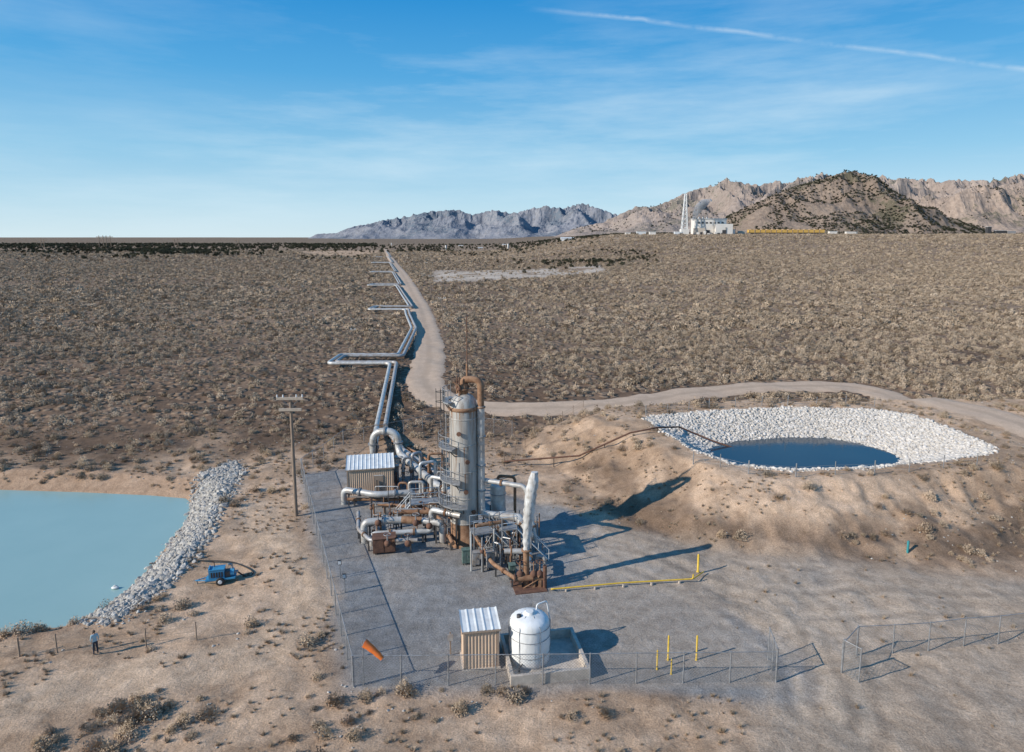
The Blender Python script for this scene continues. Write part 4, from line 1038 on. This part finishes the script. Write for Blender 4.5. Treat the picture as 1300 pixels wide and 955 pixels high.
farmb("metal_warehouse",720,306,30,16,6);farmb("metal_warehouse",640,312,14,8,3.5,'pbeige');farmb("metal_warehouse",585,313,16,8,3,'pbeige');farmb("metal_warehouse",610,316,12,6,3,'alud')
def sil(u,v,h):
    g=G(u,v);mb=MB();mb.lathe(g,[(1.8,-.5),(1.8,h),(1,h+1.2),(.2,h+1.5)],'alu',14);mb.tube([g+Vector((2,0,0)),g+Vector((2,0,h+3))],.25,'steel',6);mb.obj("wellhead_separator",g)
sil(566,317,9);sil(645,316,10);sil(497,312,9)
# ---------------------------------------------------------------- light & sky
az=math.radians(24);el=math.radians(28)
sv=Vector((-math.cos(az)*math.cos(el),-math.sin(az)*math.cos(el),math.sin(el)))
ld=bpy.data.lights.new("sun",'SUN');ld.energy=5.0;ld.angle=math.radians(.53);ld.color=(1,.95,.87)
lo=bpy.data.objects.new("sun",ld);sc.collection.objects.link(lo);lo.rotation_mode='QUATERNION';lo.rotation_quaternion=sv.to_track_quat('Z','Y');lo.location=(-60,-30,60)
w=bpy.data.worlds.new("World");sc.world=w;w.use_nodes=True;N=w.node_tree.nodes;L=w.node_tree.links
bg=N["Background"];sky=N.new("ShaderNodeTexSky");sky.sky_type='NISHITA';sky.sun_disc=False;sky.sun_elevation=el
sky.sun_rotation=math.atan2(sv.x,sv.y)%(2*math.pi);sky.altitude=1800;sky.air_density=1.0;sky.dust_density=.2;sky.ozone_density=2.0
bg.inputs['Strength'].default_value=.105
tcn=N.new("ShaderNodeTexCoord");dirv=tcn.outputs['Generated']
# clear desert-sky colour by elevation, blended with the physical sky
sx=N.new("ShaderNodeSeparateXYZ");L.new(dirv,sx.inputs[0])
er=N.new("ShaderNodeValToRGB");cr=er.color_ramp
stops=[(0,(.62,.78,.86)),(.05,(.47,.70,.84)),(.114,(.27,.57,.80)),(.216,(.085,.39,.74)),(.31,(.02,.28,.67)),(.7,(.015,.16,.46))]
while len(cr.elements)<len(stops): cr.elements.new(.5)
for e_,(p_,c_) in zip(cr.elements,stops): e_.position=p_;e_.color=(*c_,1)
L.new(sx.outputs[2],er.inputs[0])
sc10=mixc(N,L,1.0,er.outputs[0],(10,10,10),'MULTIPLY')
sk0=mixc(N,L,.9,sky.outputs[0],sc10)
mp=N.new("ShaderNodeMapping");mp.inputs['Rotation'].default_value=(0,math.radians(7),0);mp.inputs['Scale'].default_value=(1.6,1.6,11);L.new(dirv,mp.inputs[0])
cf=noise(N,L,mp.outputs[0],1.5,9,.62);cm=ramp(N,L,cf,.42,.80)
mp2=N.new("ShaderNodeMapping");mp2.inputs['Scale'].default_value=(1,1,3);L.new(dirv,mp2.inputs[0])
cm2=ramp(N,L,noise(N,L,mp2.outputs[0],1.3,3,.5),.36,.62)
lowm=ramp(N,L,sx.outputs[2],.16,.34,(1,1,1),(.35,.35,.35))
mm=N.new("ShaderNodeMath");mm.operation='MULTIPLY';L.new(cm,mm.inputs[0]);L.new(cm2,mm.inputs[1])
mm2=N.new("ShaderNodeMath");mm2.operation='MULTIPLY';L.new(mm.outputs[0],mm2.inputs[0]);L.new(lowm,mm2.inputs[1])
a=Vector(ray(690,11)).normalized();b=Vector(ray(1300,88)).normalized();nrm=a.cross(b).normalized()
wn=N.new("ShaderNodeVectorMath");wn.operation='DOT_PRODUCT';L.new(dirv,wn.inputs[0]);wn.inputs[1].default_value=nrm
nz=noise(N,L,dirv,7,5,.6)
k1=N.new("ShaderNodeMath");k1.operation='MULTIPLY_ADD';L.new(nz,k1.inputs[0]);k1.inputs[1].default_value=.016;L.new(wn.outputs['Value'],k1.inputs[2])
k1b=N.new("ShaderNodeMath");k1b.operation='SUBTRACT';L.new(k1.outputs[0],k1b.inputs[0]);k1b.inputs[1].default_value=.008
k2=N.new("ShaderNodeMath");k2.operation='ABSOLUTE';L.new(k1b.outputs[0],k2.inputs[0])
ct=ramp(N,L,k2.outputs[0],.0,.0036,(1,1,1),(0,0,0))
e0=N.new("ShaderNodeVectorMath");e0.operation='DOT_PRODUCT';L.new(dirv,e0.inputs[0]);e0.inputs[1].default_value=(1,0,0)
cs_=ramp(N,L,e0.outputs['Value'],.02,.12)
mc=N.new("ShaderNodeMath");mc.operation='MULTIPLY';L.new(ct,mc.inputs[0]);L.new(cs_,mc.inputs[1])
nz2=ramp(N,L,noise(N,L,dirv,14,4,.7),.38,.6,(.12,.12,.12),(1,1,1));mc2=N.new("ShaderNodeMath");mc2.operation='MULTIPLY';L.new(mc.outputs[0],mc2.inputs[0]);L.new(nz2,mc2.inputs[1])
mf=N.new("ShaderNodeMath");mf.operation='MULTIPLY';L.new(mm2.outputs[0],mf.inputs[0]);mf.inputs[1].default_value=.6
c1=mixc(N,L,mf.outputs[0],sk0,(7.0,8.4,9.2))
mf2=N.new("ShaderNodeMath");mf2.operation='MULTIPLY';L.new(mc2.outputs[0],mf2.inputs[0]);mf2.inputs[1].default_value=.34
c2=mixc(N,L,mf2.outputs[0],c1,(7.6,8.6,9.2))
L.new(c2,bg.inputs['Color'])
# ---------------------------------------------------------------- camera
cd=bpy.data.cameras.new("camera");cd.sensor_width=36;cd.lens=F/1300*36;cd.shift_y=-44.5/1300;cd.clip_end=40000;cd.clip_start=.5
co=bpy.data.objects.new("camera",cd);sc.collection.objects.link(co);co.location=(0,0,CH);co.rotation_euler=(math.pi/2-PT,0,0);sc.camera=co
sc.view_settings.view_transform='Standard';sc.view_settings.look='None';sc.view_settings.exposure=0
